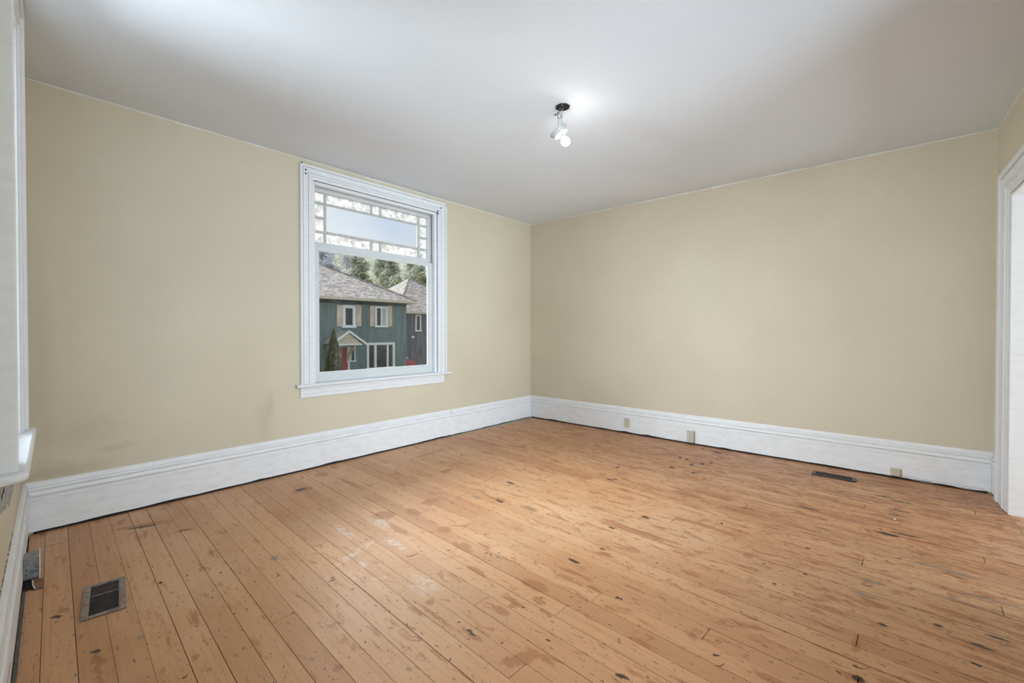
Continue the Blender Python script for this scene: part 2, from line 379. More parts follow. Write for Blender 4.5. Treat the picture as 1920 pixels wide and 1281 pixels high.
wall_front = wall('wall_front', FD, WPL['D'], cBD, cDC, oBD, oDC, [DD, WR], M['wall'])
def slab(name, z0, z1, pts, mat):
    bm = bmesh.new()
    lo = [bm.verts.new((p.x, p.y, z0)) for p in pts]; hi = [bm.verts.new((p.x, p.y, z1)) for p in pts]
    bm.faces.new(lo); bm.faces.new(hi)
    for i in range(len(pts)): j = (i+1) % len(pts); bm.faces.new((lo[i], lo[j], hi[j], hi[i]))
    return struct(link(name, bm, mat))
slab('ceiling', CEIL, CEIL+.15, [oAB, oBD, oDC, oCA], M['ceil'])
floor = slab('floor', -.10, -.022, [cAB, cBD, cDC, cCA], M['sub'])
floor['label'] = 'bare worn pine board floor'

# unseen adjoining room behind the doorway, added to help light the room (so that a step to the side does not look into nothing)
H0, H1 = -4.72, -6.9
QA = [Vector((.35,H0-.13,0)), Vector((.35,H1,0)), Vector((-2.2,H1,0)), Vector((-2.2,H0-.13,0))]
slab('floor_adjoining', -.12, -.004, QA, plain('adjoining_room_floor', (.5, .32, .18), .5))
slab('ceiling_adjoining', CEIL, CEIL+.15, QA, M['ceil'])
struct(bx('wall_adjoining_right', ID, .351, .5, H1, H0-.13, -.12, CEIL+.15, M['wall'])); struct(bx('wall_adjoining_left', ID, -2.35, -2.201, H1, H0-.13, -.12, CEIL+.15, M['wall']))
bm = bmesh.new()
for a0, a1, z0, z1 in ((-2.35, -1.97, -.12, CEIL+.15), (-.43, .5, -.12, CEIL+.15), (-1.97, -.43, -.12, .28), (-1.97, -.43, 2.12, CEIL+.15)): box(bm, ID, a0, a1, H1-.16, H1-.002, z0, z1)
struct(link('wall_adjoining_back', bm, M['wall']))

# ------------------------------------------------------------------ floorboards
P0N = FC.O.dot(nC); P0D = FC.O.dot(dC)
def od(p): return p.dot(nC)-P0N, p.dot(dC)-P0D
SP = .0965; SEAM0 = .0693
joints_px = [(533,1158),(607,1020),(1118,1120),(1033,1008),(1073,985),(985,1246),(870,986),(1325,1186),(1605,1211),(1617,1055),(1882,1153),(1256,980),(1610,1273),(790,851),(668,936),(345,994),(815,848),(1395,953),(1621,950)]
joints = {}
for x, y in joints_px:
    o, s = od(fl(x, y)); joints.setdefault(int(math.floor((o-SEAM0)/SP)), []).append(s)
inner = [(cAB+Vector((-.001,-.001,0)), FA.n), (cAB+Vector((-.001,-.001,0)), FB.n), (cDC, FD.n), (FC.P(0, .004, 0), nC)]
smin, smax = -4.85, .12
row = -1; maxrow = int(5.2/SP)
for k in range(-1, maxrow+1):
    o0 = SEAM0 + SP*k; o1 = o0 + SP
    js = sorted(joints.get(k, []))
    rng = random.Random(k*13+5)
    if not js and rng.random() < .75: js = [rng.uniform(-4.4, -.3)] if k > 12 else [rng.uniform(-4.8, -3.4)]
    elif len(js) == 1 and rng.random() < .4:
        c_ = js[0] + rng.choice((-1, 1))*rng.uniform(1.6, 2.6)
        if smin+.3 < c_ < smax-.3: js = sorted(js+[c_])
    cuts = [smin]+js+[smax]
    for s0, s1 in zip(cuts, cuts[1:]):
        g = .0005+rng.random()**2*.0014; zt = rng.uniform(-.0008, .0008)
        lo = o0+g if k >= 0 else .004
        q = [(lo, s0+.0012), (o1-g, s0+.0012), (o1-g, s1-.0012), (lo, s1-.0012)]
        poly = [Vector((0,0,0)) + nC*(P0N+o) + dC*(P0D+s) for o, s in q]
        for p_, n_ in inner: poly = clip(poly, p_, n_) if len(poly) > 2 else poly
        if len(poly) < 3: continue
        area2 = abs(sum(poly[i].cross(poly[(i+1) % len(poly)]).z for i in range(len(poly))))/2
        if area2 < .0004: continue
        bm = bmesh.new()
        cen = sum(poly, Vector())/len(poly)
        ins = [p + (cen-p).normalized()*.0009 for p in poly]
        lo_ = [bm.verts.new((p.x, p.y, -.021)) for p in poly]; mi = [bm.verts.new((p.x, p.y, -.0012+zt)) for p in poly]
        hi = [bm.verts.new((p.x, p.y, zt)) for p in ins]
        bm.faces.new(lo_); bm.faces.new(hi); L = len(poly)
        for i in range(L):
            j = (i+1) % L; bm.faces.new((lo_[i], lo_[j], mi[j], mi[i])); bm.faces.new((mi[i], mi[j], hi[j], hi[i]))
        link('floor_board', bm, M['wood'], floor)
# grit swept against the foot of the left baseboard
bm = bmesh.new(); rg = random.Random(3)
for i in range(520):
    a = rg.uniform(.85, 3.2); b = rg.uniform(.003, .020)*rg.random()**.4+.002; r = rg.uniform(.0012, .004)
    c = FC.P(a, b, .0015); v = [bm.verts.new(c+Vector((rg.uniform(-r,r), rg.uniform(-r,r), rg.uniform(0, r)))) for _ in range(4)]
    for f in ((0,1,2),(0,2,3),(0,3,1),(1,3,2)): bm.faces.new([v[i_] for i_ in f])
o = link('grit', bm, M['rubble'], floor); o['kind'] = 'stuff'
bx('dust_strip', FC, .8, 3.3, .001, .0125, -.001, .0022, M['rubble'], floor)

# ------------------------------------------------------------------ baseboards
MOULD = [(.001, .232), (.006, .236), (.008, .244), (.006, .254), (.0015, .2625), (-.0085, .263), (-.0085, .2675), (-.0005, .268), (.0015, .276), (-.0005, .286), (-.0095, .2865), (-.0095, .291), (-.003, .2915), (-.005, .303), (-.0105, .315)]
def base_run(parent, fr, a0, a1, w, m0=0, m1=0, dz=0, seed=0, gap=.006, zlo=.015, dn=0):
    """m0/m1: mitre factor at each end"""
    rg = random.Random(seed)
    def ring(a, mi, prof, zb=None):
        r = [];
        for d, z in prof: r.append(fr.P(a + mi*(d+dn), d+dn, (zb if (zb is not None and z < .1) else z)+dz))
        return r
    # plain board with a ragged bottom edge
    prof = [(w+.0136-dn if w+.0136-dn < -.002 else -.004, .004), (0, .004), (0, .200), (-.005, .2015), (-.005, .2045), (-.0015, .206), (-.0022, .2285), (-.006, .229), (-.006, .2318), (w+.0005-dn, .2318), (w+.0005-dn, .034), (w+.0136-dn if w+.0136-dn < -.002 else -.004, .032)]
    n = max(2, int(abs(a1-a0)/.07)); rings = []
    for i in range(n+1):
        a = a0+(a1-a0)*i/n; mi = m0 if i == 0 else m1 if i == n else 0
        zb = zlo + abs(noise.noise(Vector((a*3, seed, 0))))*gap + (gap*.6 if rg.random() < .12 else 0)
        rings.append(ring(a, mi, prof, zb))
    bm = bmesh.new(); strip(bm, rings); link('base_plank', bm, M['base'], parent)
    prof = [(w+.0005-dn, .232)] + MOULD + [(w+.002-dn, .3195), (w+.0005-dn, .3195)]
    bm = bmesh.new(); n = max(2, int(abs(a1-a0)/.3)); rings = []
    for i in range(n+1):
        a = a0+(a1-a0)*i/n; mi = m0 if i == 0 else m1 if i == n else 0
        rings.append(ring(a, mi, prof))
    strip(bm, rings); link('cap_moulding', bm, M['base'], parent)
def gap_strip(parent, fr, a0, a1, w):
    bx('gap_shade', fr, a0, a1, w+.0006, w+.013, .0012, .030, M['dark'], parent)  # dark backing standing in for the shade under the baseboard
bb = struct(empty('baseboard_back', FA.P(2, 0, 0)))
base_run(bb, FA, 0, 1.5005, WPL['A'], m0=1, dz=-.004, seed=1, dn=-.003)
LA = (FC.P(0,0,0)-FA.O).dot(FA.u)
base_run(bb, FA, 1.503, LA, WPL['A'], m1=-1, seed=2, gap=.009)
gap_strip(bb, FA, .02, LA-.02, -.018)
bx('joint_gap', FA, 1.4995, 1.5035, -.017, -.006, .01, .31, M['dark'], bb)
br = struct(empty('baseboard_right', FB.P(2, 0, 0)))
LB = (FD.P(0,.016,0)-FB.O).dot(FB.u)
base_run(br, FB, 0, LB, WPL['B'], m0=1, m1=-1, seed=3, gap=.010)
gap_strip(br, FB, .02, LB-.02, -.015)
bl_ = struct(empty('baseboard_left', FC.P(2, 0, 0)))
LC = (FD.P(4.9, .0, 0)-FC.O).dot(FC.u)
base_run(bl_, FC, 0, LC, WPL['C'], m0=1, seed=4, gap=.012)
bf = struct(empty('baseboard_front', FD.P(.1, 0, 0)))
FD2 = Fr(FD.P(0, .016, 0), FD.u, FD.n)
base_run(bf, FD2, 0.0, .132, -.016, m0=1, seed=5)
base_run(bf, FD2, 2.275, 4.85, -.016, seed=6)
# dark ragged crack above the left baseboard where plaster has broken away
bm = bmesh.new(); rg = random.Random(9)
for i in range(46):
    a = .95+i*.035+rg.uniform(-.01, .01); z = .330+rg.uniform(-.002, .006)
    l, h = rg.uniform(.008, .028), rg.uniform(.003, .010)
    box(bm, FC, a-l/2, a+l/2, WPL['C']-.002, WPL['C']+.0012, z, z+h, .0008)
o = link('plaster_crack', bm, M['dark'], wall_left)
# splits in the left baseboard
bx('split', FC, 1.62, 1.78, -.001, .0006, .09, .094, M['dark'], bl_)
bx('split', FB, 3.98, 4.47, -.002, .0008, .030, .0312, M['dark'], br)

# ------------------------------------------------------------------ casings
CAS = [(0, 0), (0, .030), (.003, .033), (.019, .033), (.022, .028), (.023, .0165), (.0275, .0165), (.0285, .0245), (.068, .0240), (.069, .0155), (.0745, .0155), (.0755, .0265), (.088, .0285), (.094, .0245), (.0955, .018), (.1185, .017), (.120, .015), (.120, 0)]
def casing(parent, fr, w, a0, a1, z0, z1, sx=1, sz=1, sd=1, mat=None, prof=CAS, wob=None):
    mat = mat or M['trim']
    def side(aS, sg):
        bm = bmesh.new()
        strip(bm, [[fr.P(aS+sg*u*sx, w+.0004+d*sd, z0) for u, d in prof], [fr.P(aS+sg*u*sx, w+.0004+d*sd, z1-u*sz) for u, d in prof]])
        link('side_casing', bm, mat, parent)
    side(a0, 1); side(a1, -1)
    bm = bmesh.new()
    strip(bm, [[fr.P(a0+u*sx, w+.0004+d*sd, z1-u*sz) for u, d in prof], [fr.P(a1-u*sx, w+.0004+d*sd, z1-u*sz) for u, d in prof]])
    link('head_casing', bm, mat, parent)
def frame_rect(name, fr, a0, a1, z0, z1, b0, b1, st, tr, br_, mat, parent, bev=.002):
    """sash frame as one mesh per member"""
    bx(name+'_stile', fr, a0, a0+st, b0, b1, z0, z1, mat, parent, bev); bx(name+'_stile', fr, a1-st, a1, b0, b1, z0, z1, mat, parent, bev)
    bx(name+'_rail', fr, a0+st, a1-st, b0+.001, b1-.001, z1-tr, z1, mat, parent, bev); bx(name+'_rail', fr, a0+st, a1-st, b0+.001, b1-.001, z0, z0+br_, mat, parent, bev)

# ---- back window
w1 = struct(empty('window_1', FA.P(2.4, 0, .775)))
w1['label'] = 'white double hung window with leaded transom on the back wall'
AW = WPL['A']
casing(w1, FA, AW, 1.575, 3.24, .775, 2.737)
u0, u1 = 1.695, 3.12
# jamb lining and stops
for a0, a1 in ((u0-.014, u0), (u1, u1+.014)): bx('jamb', FA, a0, a1, AW-T, AW+.014, .775, 2.617, M['trim'], w1, .001)
bx('head_jamb', FA, u0-.014, u1+.014, AW-T, AW+.014, 2.617, 2.6295, M['trim'], w1, .001)
for a0, a1 in ((u0, u0+.028), (u1-.028, u1)): bx('stop_bead', FA, a0, a1, -.072, -.030, .775, 2.617, M['trim'], w1, .003, 2)
bx('stop_bead', FA, u0+.028, u1-.028, -.072, -.030, 2.589, 2.617, M['trim'], w1, .003, 2)
# stool and apron
bm = bmesh.new(); prof = [(-.130, .746), (.030, .746), (.0385, .750), (.043, .758), (.043, .764), (.0385, .771), (.030, .775), (-.130, .775)]
for a0, a1, bmin in ((u0, u1, None), (1.530, u0, AW+.0005), (u1, 3.280, AW+.0005)):
    strip(bm, [[FA.P(a, max(b, bmin) if bmin is not None else b, z) for b, z in prof] for a in (a0, a1)])
link('stool', bm, M['trim'], w1)
bm = bmesh.new(); prof = [(AW+.0005, .649), (AW+.012, .650), (AW+.018, .655), (AW+.018, .676), (AW+.0155, .679), (AW+.0155, .684), (AW+.018, .687), (AW+.018, .712), (AW+.0155, .715), (AW+.0155, .719), (AW+.019, .722), (AW+.020, .7457), (AW+.0005, .7457)]
strip(bm, [[FA.P(a, b, z) for b, z in prof] for a in (1.605, 3.240)]); link('apron', bm, M['trim'], w1)
# upper sash
us = empty('upper_sash', FA.P(2.4, -.137, 2.3)); us.parent = w1; us.matrix_parent_inverse = w1.matrix_world.inverted()
b0, b1 = -.156, -.118
cols_l = (3.054, 2.965); cols_r = (1.855, 1.761); mainL, mainR = 2.941, 1.887
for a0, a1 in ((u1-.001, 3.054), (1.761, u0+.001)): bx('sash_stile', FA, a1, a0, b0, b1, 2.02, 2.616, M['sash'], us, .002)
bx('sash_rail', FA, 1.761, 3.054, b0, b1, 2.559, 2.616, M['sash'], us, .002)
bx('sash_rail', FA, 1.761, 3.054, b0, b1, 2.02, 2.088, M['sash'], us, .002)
rows = ((2.470, 2.559), (2.334, 2.451), (2.200, 2.311), (2.088, 2.180))
mb0, mb1 = -.149, -.125
# verticals
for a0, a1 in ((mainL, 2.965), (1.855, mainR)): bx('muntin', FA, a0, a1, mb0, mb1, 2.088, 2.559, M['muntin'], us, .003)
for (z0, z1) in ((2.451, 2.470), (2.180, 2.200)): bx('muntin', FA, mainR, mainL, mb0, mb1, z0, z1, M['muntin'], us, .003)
for (z0, z1) in ((2.451, 2.470), (2.311, 2.334), (2.180, 2.200)):
    bx('muntin', FA, 2.965, 3.054, mb0, mb1, z0, z1, M['muntin'], us, .003); bx('muntin', FA, 1.761, 1.855, mb0, mb1, z0, z1, M['muntin'], us, .003)
for (a0, a1) in ((2.454, 2.477), (2.349, 2.372)):
    bx('muntin', FA, a0, a1, mb0, mb1, 2.470, 2.559, M['muntin'], us, .003); bx('muntin', FA, a0, a1, mb0, mb1, 2.088, 2.180, M['muntin'], us, .003)
def pane(fr, a0, a1, z0, z1, b, mat, parent, bevel=False):
    if not bevel: return bx('pane', fr, a0+.0005, a1-.0005, b-.002, b+.002, z0+.0005, z1-.0005, mat, parent)
    bm = bmesh.new(); i = .012
    strip(bm, [[fr.P(a, b-.003, z) for a, z in ((a0+.0005, z0+.0005), (a1-.0005, z0+.0005), (a1-.0005, z1-.0005), (a0+.0005, z1-.0005))],
               [fr.P(a, b-.001, z) for a, z in ((a0+.0005, z0+.0005), (a1-.0005, z0+.0005), (a1-.0005, z1-.0005), (a0+.0005, z1-.0005))],
               [fr.P(a, b+.003, z) for a, z in ((a0+i, z0+i), (a1-i, z0+i), (a1-i, z1-i), (a0+i, z1-i))]])
    return link('pane', bm, mat, parent)
pane(FA, mainR, mainL, 2.200, 2.451, -.137, M['glass'], us)
for z0, z1 in rows:
    pane(FA, 2.965, 3.054, z0, z1, -.137, M['oglass'], us, True); pane(FA, 1.761, 1.855, z0, z1, -.137, M['oglass'], us, True)
for z0, z1 in ((2.470, 2.559), (2.088, 2.180)):
    for a0, a1 in ((2.477, 2.941), (2.372, 2.454), (1.887, 2.349)): pane(FA, a0, a1, z0, z1, -.137, M['oglass'], us, True)
# lower sash
ls = empty('lower_sash', FA.P(2.4, -.092, 1.4)); ls.parent = w1; ls.matrix_parent_inverse = w1.matrix_world.inverted()
bx('sash_stile', FA, u0+.001, 1.773, -.112, -.074, .7755, 2.035, M['sash'], ls, .002); bx('sash_stile', FA, 3.041, u1-.001, -.112, -.074, .7755, 2.035, M['sash'], ls, .002)
bx('sash_rail', FA, 1.773, 3.041, -.112, -.074, .7755, .859, M['sash'], ls, .002); bx('sash_rail', FA, 1.773, 3.041, -.112, -.074, 2.003, 2.035, M['sash'], ls, .002)
pane(FA, 1.773, 3.041, .859, 2.003, -.092, M['glass'], ls)
for a0, a1, z0, z1 in ((1.773, 1.780, .866, 1.996), (3.034, 3.041, .866, 1.996), (1.773, 3.041, .859, .866), (1.773, 3.041, 1.996, 2.003)): bx('glazing_bead', FA, a0, a1, -.0895, -.080, z0, z1, M['trim'], ls, .001)
# nail holes left in the casing corners
for x, y in ((836.3, 384.5), (837.5, 387), (828, 390), (821.5, 396), (822, 400.5), (566, 304.5), (573.5, 318), (573.6, 325)):
    p = on_plane(x, y, FA.n, FA.n.dot(FA.P(0, AW+.031, 0))); a = (p-FA.O).dot(FA.u)
    bx('nail_hole', FA, a-.005, a+.005, AW+.015, AW+.0345, p.z-.006, p.z+.006, M['dark'], w1, .002)

# ---- left window (seen edge on)
w2 = struct(empty('window_2', FC.P(1.2, 0, .775)))
w2['label'] = 'white window at the far left edge, seen almost edge on'
CW = WPL['C']
CAS2 = [(0, 0), (0, .046), (.003, .049), (.022, .049), (.026, .044), (.026, .036), (.070, .034), (.074, .029), (.080, .034), (.089, .036), (.096, .028), (.118, .026), (.120, .02), (.120, 0)]
casing(w2, FC, CW, .750, 1.700, .775, 2.775, prof=CAS2)
v0, v1 = .87, 1.58
for a0, a1 in ((v0-.010, v0), (v1, v1+.020)): bx('jamb', FC, a0, a1, CW-T, CW+.020, .775, 2.655, M['trim'], w2, .001)
bx('head_jamb', FC, v0-.010, v1+.020, CW-T, CW+.020, 2.655, 2.6595, M['trim'], w2)
for nm, z0, z1, b in (('lower_sash', .776, 1.74, -.10), ('upper_sash', 1.70, 2.655, -.14)):
    s_ = empty(nm, FC.P(1.2, b, z0)); s_.parent = w2; s_.matrix_parent_inverse = w2.matrix_world.inverted()
    frame_rect('sash', FC, v0, v1, z0, z1, b-.017, b+.017, .05, .045, .07, M['sash'], s_)
    pane(FC, v0+.05, v1-.05, z0+.07, z1-.045, b, M['glass'], s_)
# stool with rounded nose and rounded horns
bm = bmesh.new(); zt, zb = .775, .743
out = [(v0, -.09), (v0, CW+.0008), (.712, CW+.0008), (.712, .030)]
out += [(.712+.022*(1-cos(t)), .030+.022*sin(t)) for t in (pi/8, pi/4, 3*pi/8, pi/2)]
out += [(1.755-.030*(1-sin(t)), .052-.030+.030*cos(t)) for t in (0, pi/8, pi/4, 3*pi/8)][0:0]
out += [(1.722, .052)] + [(1.722+.035*sin(t), .052-.035*(1-cos(t))) for t in (pi/8, pi/4, 3*pi/8, pi/2)]
out += [(1.757, CW+.0008), (v1, CW+.0008), (v1, -.09)]
cx, cb = 1.22, -.02
rings = []
for z, s in ((zb, .010), (zb+.004, .004), (zb+.012, 0), (zt-.012, 0), (zt-.004, .004), (zt, .010)):
    r = []
    for a, b in out:
        if b > CW+.01: r.append(FC.P(a + (s if a < cx else -s)*(1 if abs(a-cx) > .46 else 0), b-s, z))
        else: r.append(FC.P(a, b, z))
    rings.append(r)
strip(bm, rings); link('stool', bm, M['trim'], w2)
# bare plaster patch where the apron was torn off, under the stool
rg = random.Random(21)
bot = []
for i in range(34):
    a = 1.78 - i*(1.78-.80)/33
    z = (.60 if a > 1.5 else .60-(1.5-a)*.22 if a > 1.1 else .515) + rg.uniform(-.012, .012)
    bot.append((a, z))
bot += [(.79, .60), (.80, .66), (.775, .70), (.79, .742)]
bm = bmesh.new(); v = []
top = [(1.78, .742)]
pts = bot + top
strip(bm, [[FC.P(a, CW-.0005, z) for a, z in pts], [FC.P(a, CW+.0012, z) for a, z in pts]])
link('bare_plaster', bm, M['plaster'], wall_left)
bm = bmesh.new()
for i in range(10):
    a = 1.38+i*.036+rg.uniform(-.01, .01); z = .735-rg.random()*.11
    box(bm, FC, a-rg.uniform(.008, .02), a+rg.uniform(.008, .02), CW+.001, CW+.0025, z-.006, z+rg.uniform(.003, .012), .001)
link('plaster_holes', bm, M['dark'], wall_left)

# ---- doorway
d1 = struct(empty('door_1', FD.P(1.2, 0, 0))); d1['label'] = 'cased doorway with white trim at the right edge'
DCAS = [(0, 0), (0, .022), (.004, .026), (.032, .026), (.034, .022), (.035, .008), (.039, .008), (.040, .018), (.088, .017), (.089, .008), (.093, .008), (.094, .020), (.104, .020), (.107, .014), (.128, .013), (.131, .010), (.150, .010), (.150, 0)]
casing(d1, FD, 0, .130, 2.27, .0035, 2.385, sx=2.08, sz=1.33, prof=DCAS)
for a0, a1 in ((DD[0]+.001, DD[0]+.016), (DD[1]-.016, DD[1]-.001)): bx('jamb', FD, a0, a1, -T-.01, .008, .001, 2.178, M['trim'], d1, .002)
bx('head_jamb', FD, DD[0]+.016, DD[1]-.016, -T-.01, .008, 2.162, 2.178, M['trim'], d1, .002)
bx('threshold', FD, DD[0]+.017, DD[1]-.017, -T-.01, -.002, -.02, .003, M['wood'], d1, .001)

# ---- added rear window, unseen behind the camera, lets fill light in
w3 = struct(empty('added_rear_window', FD.P(3.35, 0, .6)))
casing(w3, FD, 0, 2.36, 4.34, .60, 2.70)
for a0, a1 in ((WR[0]+.001, WR[0]+.02), (WR[1]-.02, WR[1]-.001)): bx('jamb', FD, a0, a1, -T, .012, .602, 2.60, M['trim'], w3, .002)
bx('head_jamb', FD, WR[0]+.001, WR[1]-.001, -T, .012, 2.601, 2.619, M['trim'], w3, .002)
bx('stool', FD, 2.32, 4.38, .001, .06, .57, .599, M['trim'], w3, .004)
frame_rect('sash', FD, WR[0]+.021, WR[1]-.021, .601, 2.60, -.10, -.06, .05, .05, .08, M['sash'], w3)
bx('meeting_rail', FD, WR[0]+.072, WR[1]-.072, -.10, -.06, 1.60, 1.64, M['sash'], w3, .002)
pane(FD, WR[0]+.072, WR[1]-.072, .682, 1.599, -.08, M['glass'], w3); pane(FD, WR[0]+.072, WR[1]-.072, 1.641, 2.549, -.08, M['glass'], w3)

# ------------------------------------------------------------------ bare lamp on the ceiling
LP = on_plane(1055, 200, (0, 0, 1), CEIL); sc = (LP-CAM).dot(FW)/F
def lp(x, y, dd=0.0): return CAM + ray(x, y)*(((LP-CAM).dot(FW))) + FW*dd
lamp = empty('ceiling_lamp', LP); tag(lamp, 'bare lit bulb in a tilted white porcelain lampholder dangling from the ceiling', 'lamp')
bm = bmesh.new()
R8 = [(.050, CEIL-.0005), (.050, CEIL-.006), (.046, CEIL-.006), (.044, CEIL-.001)]
Mx = Matrix.Translation((LP.x, LP.y, 0)) @ Matrix.Rotation(.3, 4, 'Z')
lathe(bm, [(r, z) for r, z in R8], Mx, 8); link('junction_box', bm, M['blackmetal'], lamp)
bm = bmesh.new(); lathe(bm, [(.0, CEIL-.0045), (.041, CEIL-.0045), (.041, CEIL-.0015), (0, CEIL-.0015)], Mx, 8); link('box_interior', bm, M['dark'], lamp)
for a in (0, pi*.9):
    bm = bmesh.new(); q = LP + Vector((cos(a+.8)*.032, sin(a+.8)*.032, -.005)); lathe(bm, [(0, -.004), (.006, -.003), (.006, .002)], Matrix.Translation(q), 8); link('box_screw', bm, M['galv'], lamp)
HC = lp(1050, 249); BC = lp(1063, 270)
ax = ((BC-HC).normalized() + (-FW)*.05).normalized()
Rq = ax.to_track_quat('Z', 'Y').to_matrix().to_4x4(); MH = Matrix.Translation(HC - ax*.022) @ Rq
bm = bmesh.new()
lathe(bm, [(0, -.004), (.050, -.004), (.064, -.002), (.067, .004), (.064, .008), (.058, .011), (.055, .022), (.053, .034), (.049, .038), (.026, .036), (.024, .044), (.021, .047), (.017, .047), (.016, .036), (0, .036)], MH, 40)
link('lampholder', bm, M['porcelain'], lamp, True)
bm = bmesh.new(); lathe(bm, [(.015, .037), (.0155, .058), (.014, .060)], MH, 20); link('bulb_collar', bm, M['galv'], lamp, True)
bm = bmesh.new()
prof = [(.0145, .058), (.018, .064), (.024, .073)]
c0 = .094
for i in range(12):
    t = radians(125 - i*125/11); prof.append((.031*sin(t), c0-.031*cos(t)*-1 if False else c0+.031*cos(t)))
prof[-1] = (0, c0+.031)
prof = [(.0145, .058), (.0185, .064)] + [(.031*sin(radians(t)), c0+.031*cos(radians(t))) for t in (135, 120, 105, 90, 75, 60, 45, 30, 15)] + [(0, c0+.031)]
lathe(bm, prof, MH, 28); link('bulb', bm, M['bulb'], lamp, True)
def wire(pts, r, mat='wire', name='wire'):
    # Catmull-Rom through the points
    P = [Vector(p) for p in pts]; out = []
    P = [P[0]*2-P[1]] + P + [P[-1]*2-P[-2]]
    for i in range(1, len(P)-2):
        for t in [j/6 for j in range(6)]:
            a, b, c, d = P[i-1:i+3]
            out.append(.5*((2*b) + (c-a)*t + (2*a-5*b+4*c-d)*t*t + (3*b-a-3*c+d)*t**3))
    out.append(P[-2]); bm = bmesh.new(); tube(bm, out, r, 6); return link(name, bm, M[mat], lamp, True)
wire([lp(1051, 201), lp(1048, 208, .01), lp(1046, 217), lp(1047, 226), lp(1046, 236)], .0022)
wire([lp(1056, 201), lp(1054, 212, -.01), lp(1053, 224), lp(1053, 234)], .0022)
wire([lp(1053, 203), lp(1050, 210, .02), lp(1053, 217, .01), lp(1048, 224, -.01), lp(1045, 217, -.01), lp(1047, 210)], .0018, 'wirecap')
wire([lp(1042, 215), lp(1045, 213), lp(1049, 206)], .0018, 'wirecap')
bm = bmesh.new(); lathe(bm, [(0, -.006), (.005, -.004), (.006, .004), (0, .008)], Matrix.Translation(lp(1041.5, 215.3)), 8); link('wire_nut', bm, M['wirecap'], lamp, True)
# screw in ceiling corner near the back window
for x, y in ((852, 381), (697, 333)):
    p = on_plane(x, y, (0, 0, 1), CEIL); bm = bmesh.new(); lathe(bm, [(0, -.004), (.006, -.003), (.006, .0)], Matrix.Translation(p), 8); link('nail_head', bm, M['dark'], wall_back)

# ------------------------------------------------------------------ floor registers
def quad_frame(p00, p10, p01):
    O = Vector(p00); u = (Vector(p10)-O); v = (Vector(p01)-O); return O, u, v
r1 = empty('floor_register', fl(200, 1125)); tag(r1, 'aged brown metal floor register beside the left wall in the foreground', 'floor vent')
c00, c10, c01 = fl(157.5, 1105), fl(231, 1084), fl(163, 1164)     # far-left, far-right, near-left
uu = (c10-c00); LU = uu.length; uu.normalize(); vv = (c01-c00); vv -= uu*vv.dot(uu); LV = vv.length; vv.normalize(); LU = .150
G1 = Fr(c00, uu, vv)
Z = .0012
bx('damper_well', G1, .012, LU-.012, .02, LV-.02, Z-.0002, Z+.0012, M['dark'], r1)
for nm, a0, a1, b0, b1 in (('rim', 0, .026, 0, LV), ('rim', LU-.026, LU, 0, LV), ('rim', .026, LU-.026, 0, .018), ('rim', .026, LU-.026, LV-.018, LV)): bx(nm, G1, a0, a1, b0, b1, Z, Z+.009, M['pewter'], r1, .0035, 2)
bx('damper_plate', G1, .027, LU-.027, .035, .100, Z+.0013, Z+.002, M['rust'], r1)
nl = 24
for i in range(nl):
    b = .030+(LV-.060)*i/(nl-1); bx('louvre', G1, .026, LU-.026, b-.0012, b+.0012, Z+.0022, Z+.0058, M['louvre'], r1, .0005)
bx('cross_bar', G1, .022, LU-.026, .125, .129, Z+.003, Z+.0085, M['pewter'], r1, .001)
bm = bmesh.new(); lathe(bm, [(0, 0), (.004, 0), (.004, .009), (0, .0105)], Matrix.Translation(G1.P(.022, .127, Z)), 10); link('lever', bm, M['pewter'], r1)

r2 = empty('floor_register', fl(1563, 893)); tag(r2, 'narrow black metal floor register near the right baseboard', 'floor vent')
c00, c10 = fl(1521, 890), fl(1604, 905.3)
uu = (c10-c00); LU = uu.length; uu.normalize(); vv = Vector((-uu.y, uu.x, 0)); vv = vv if vv.x > 0 else -vv
LV = .115; G2 = Fr(c00, uu, vv)
bx('damper_well', G2, .02, LU-.02, .015, LV-.015, Z-.0002, Z+.0012, M['dark'], r2)
for a0, a1, b0, b1 in ((0, .030, 0, LV), (LU-.030, LU, 0, LV), (.030, LU-.030, 0, .016), (.030, LU-.030, LV-.016, LV)): bx('rim', G2, a0, a1, b0, b1, Z, Z+.008, M['blackmetal'], r2, .003, 2)
for i in range(15):
    a = .044+(LU-.088)*i/14; bx('fin', G2, a-.0022, a+.0022, .016, LV-.016, Z+.0014, Z+.0065, M['pewter'] if i % 1 else M['louvre'], r2, .0007)
bx('cross_bar', G2, .03, LU-.03, LV/2-.002, LV/2+.002, Z+.0066, Z+.0082, M['blackmetal'], r2)

# ------------------------------------------------------------------ outlets
e = empty('outlet', FB.P(1.50, 0, .13)); tag(e, 'flush beige outlet plate on the right baseboard, nearer the room corner', 'outlet')
bx('cover_plate', FB, 1.463, 1.535, .0006, .0065, .072, .185, M['beige'], e, .002, 2)
bx('insert', FB, 1.482, 1.516, .0066, .0078, .095, .162, M['beige'], e, .0006)
e = empty('outlet', FB.P(2.265, 0, .09)); tag(e, 'surface mounted beige duplex outlet box standing proud of the right baseboard', 'outlet')
bx('surface_box', FB, 2.232, 2.300, .0006, .030, .028, .150, M['beige'], e, .002, 2)
bx('cover_plate', FB, 2.230, 2.302, .0301, .036, .025, .153, M['beige'], e, .002, 2)
for zc in (.064, .114):
    o = bx('socket', FB, 2.249, 2.283, .0361, .0378, zc-.016, zc+.016, M['beige'], e, .0008)
    for a in (2.259, 2.273): bx('slot', FB, a-.0012, a+.0012, .0379, .0382, zc-.001, zc+.009, M['slot'], o)
    bx('slot', FB, 2.263, 2.269, .0379, .0382, zc-.011, zc-.006, M['slot'], o)
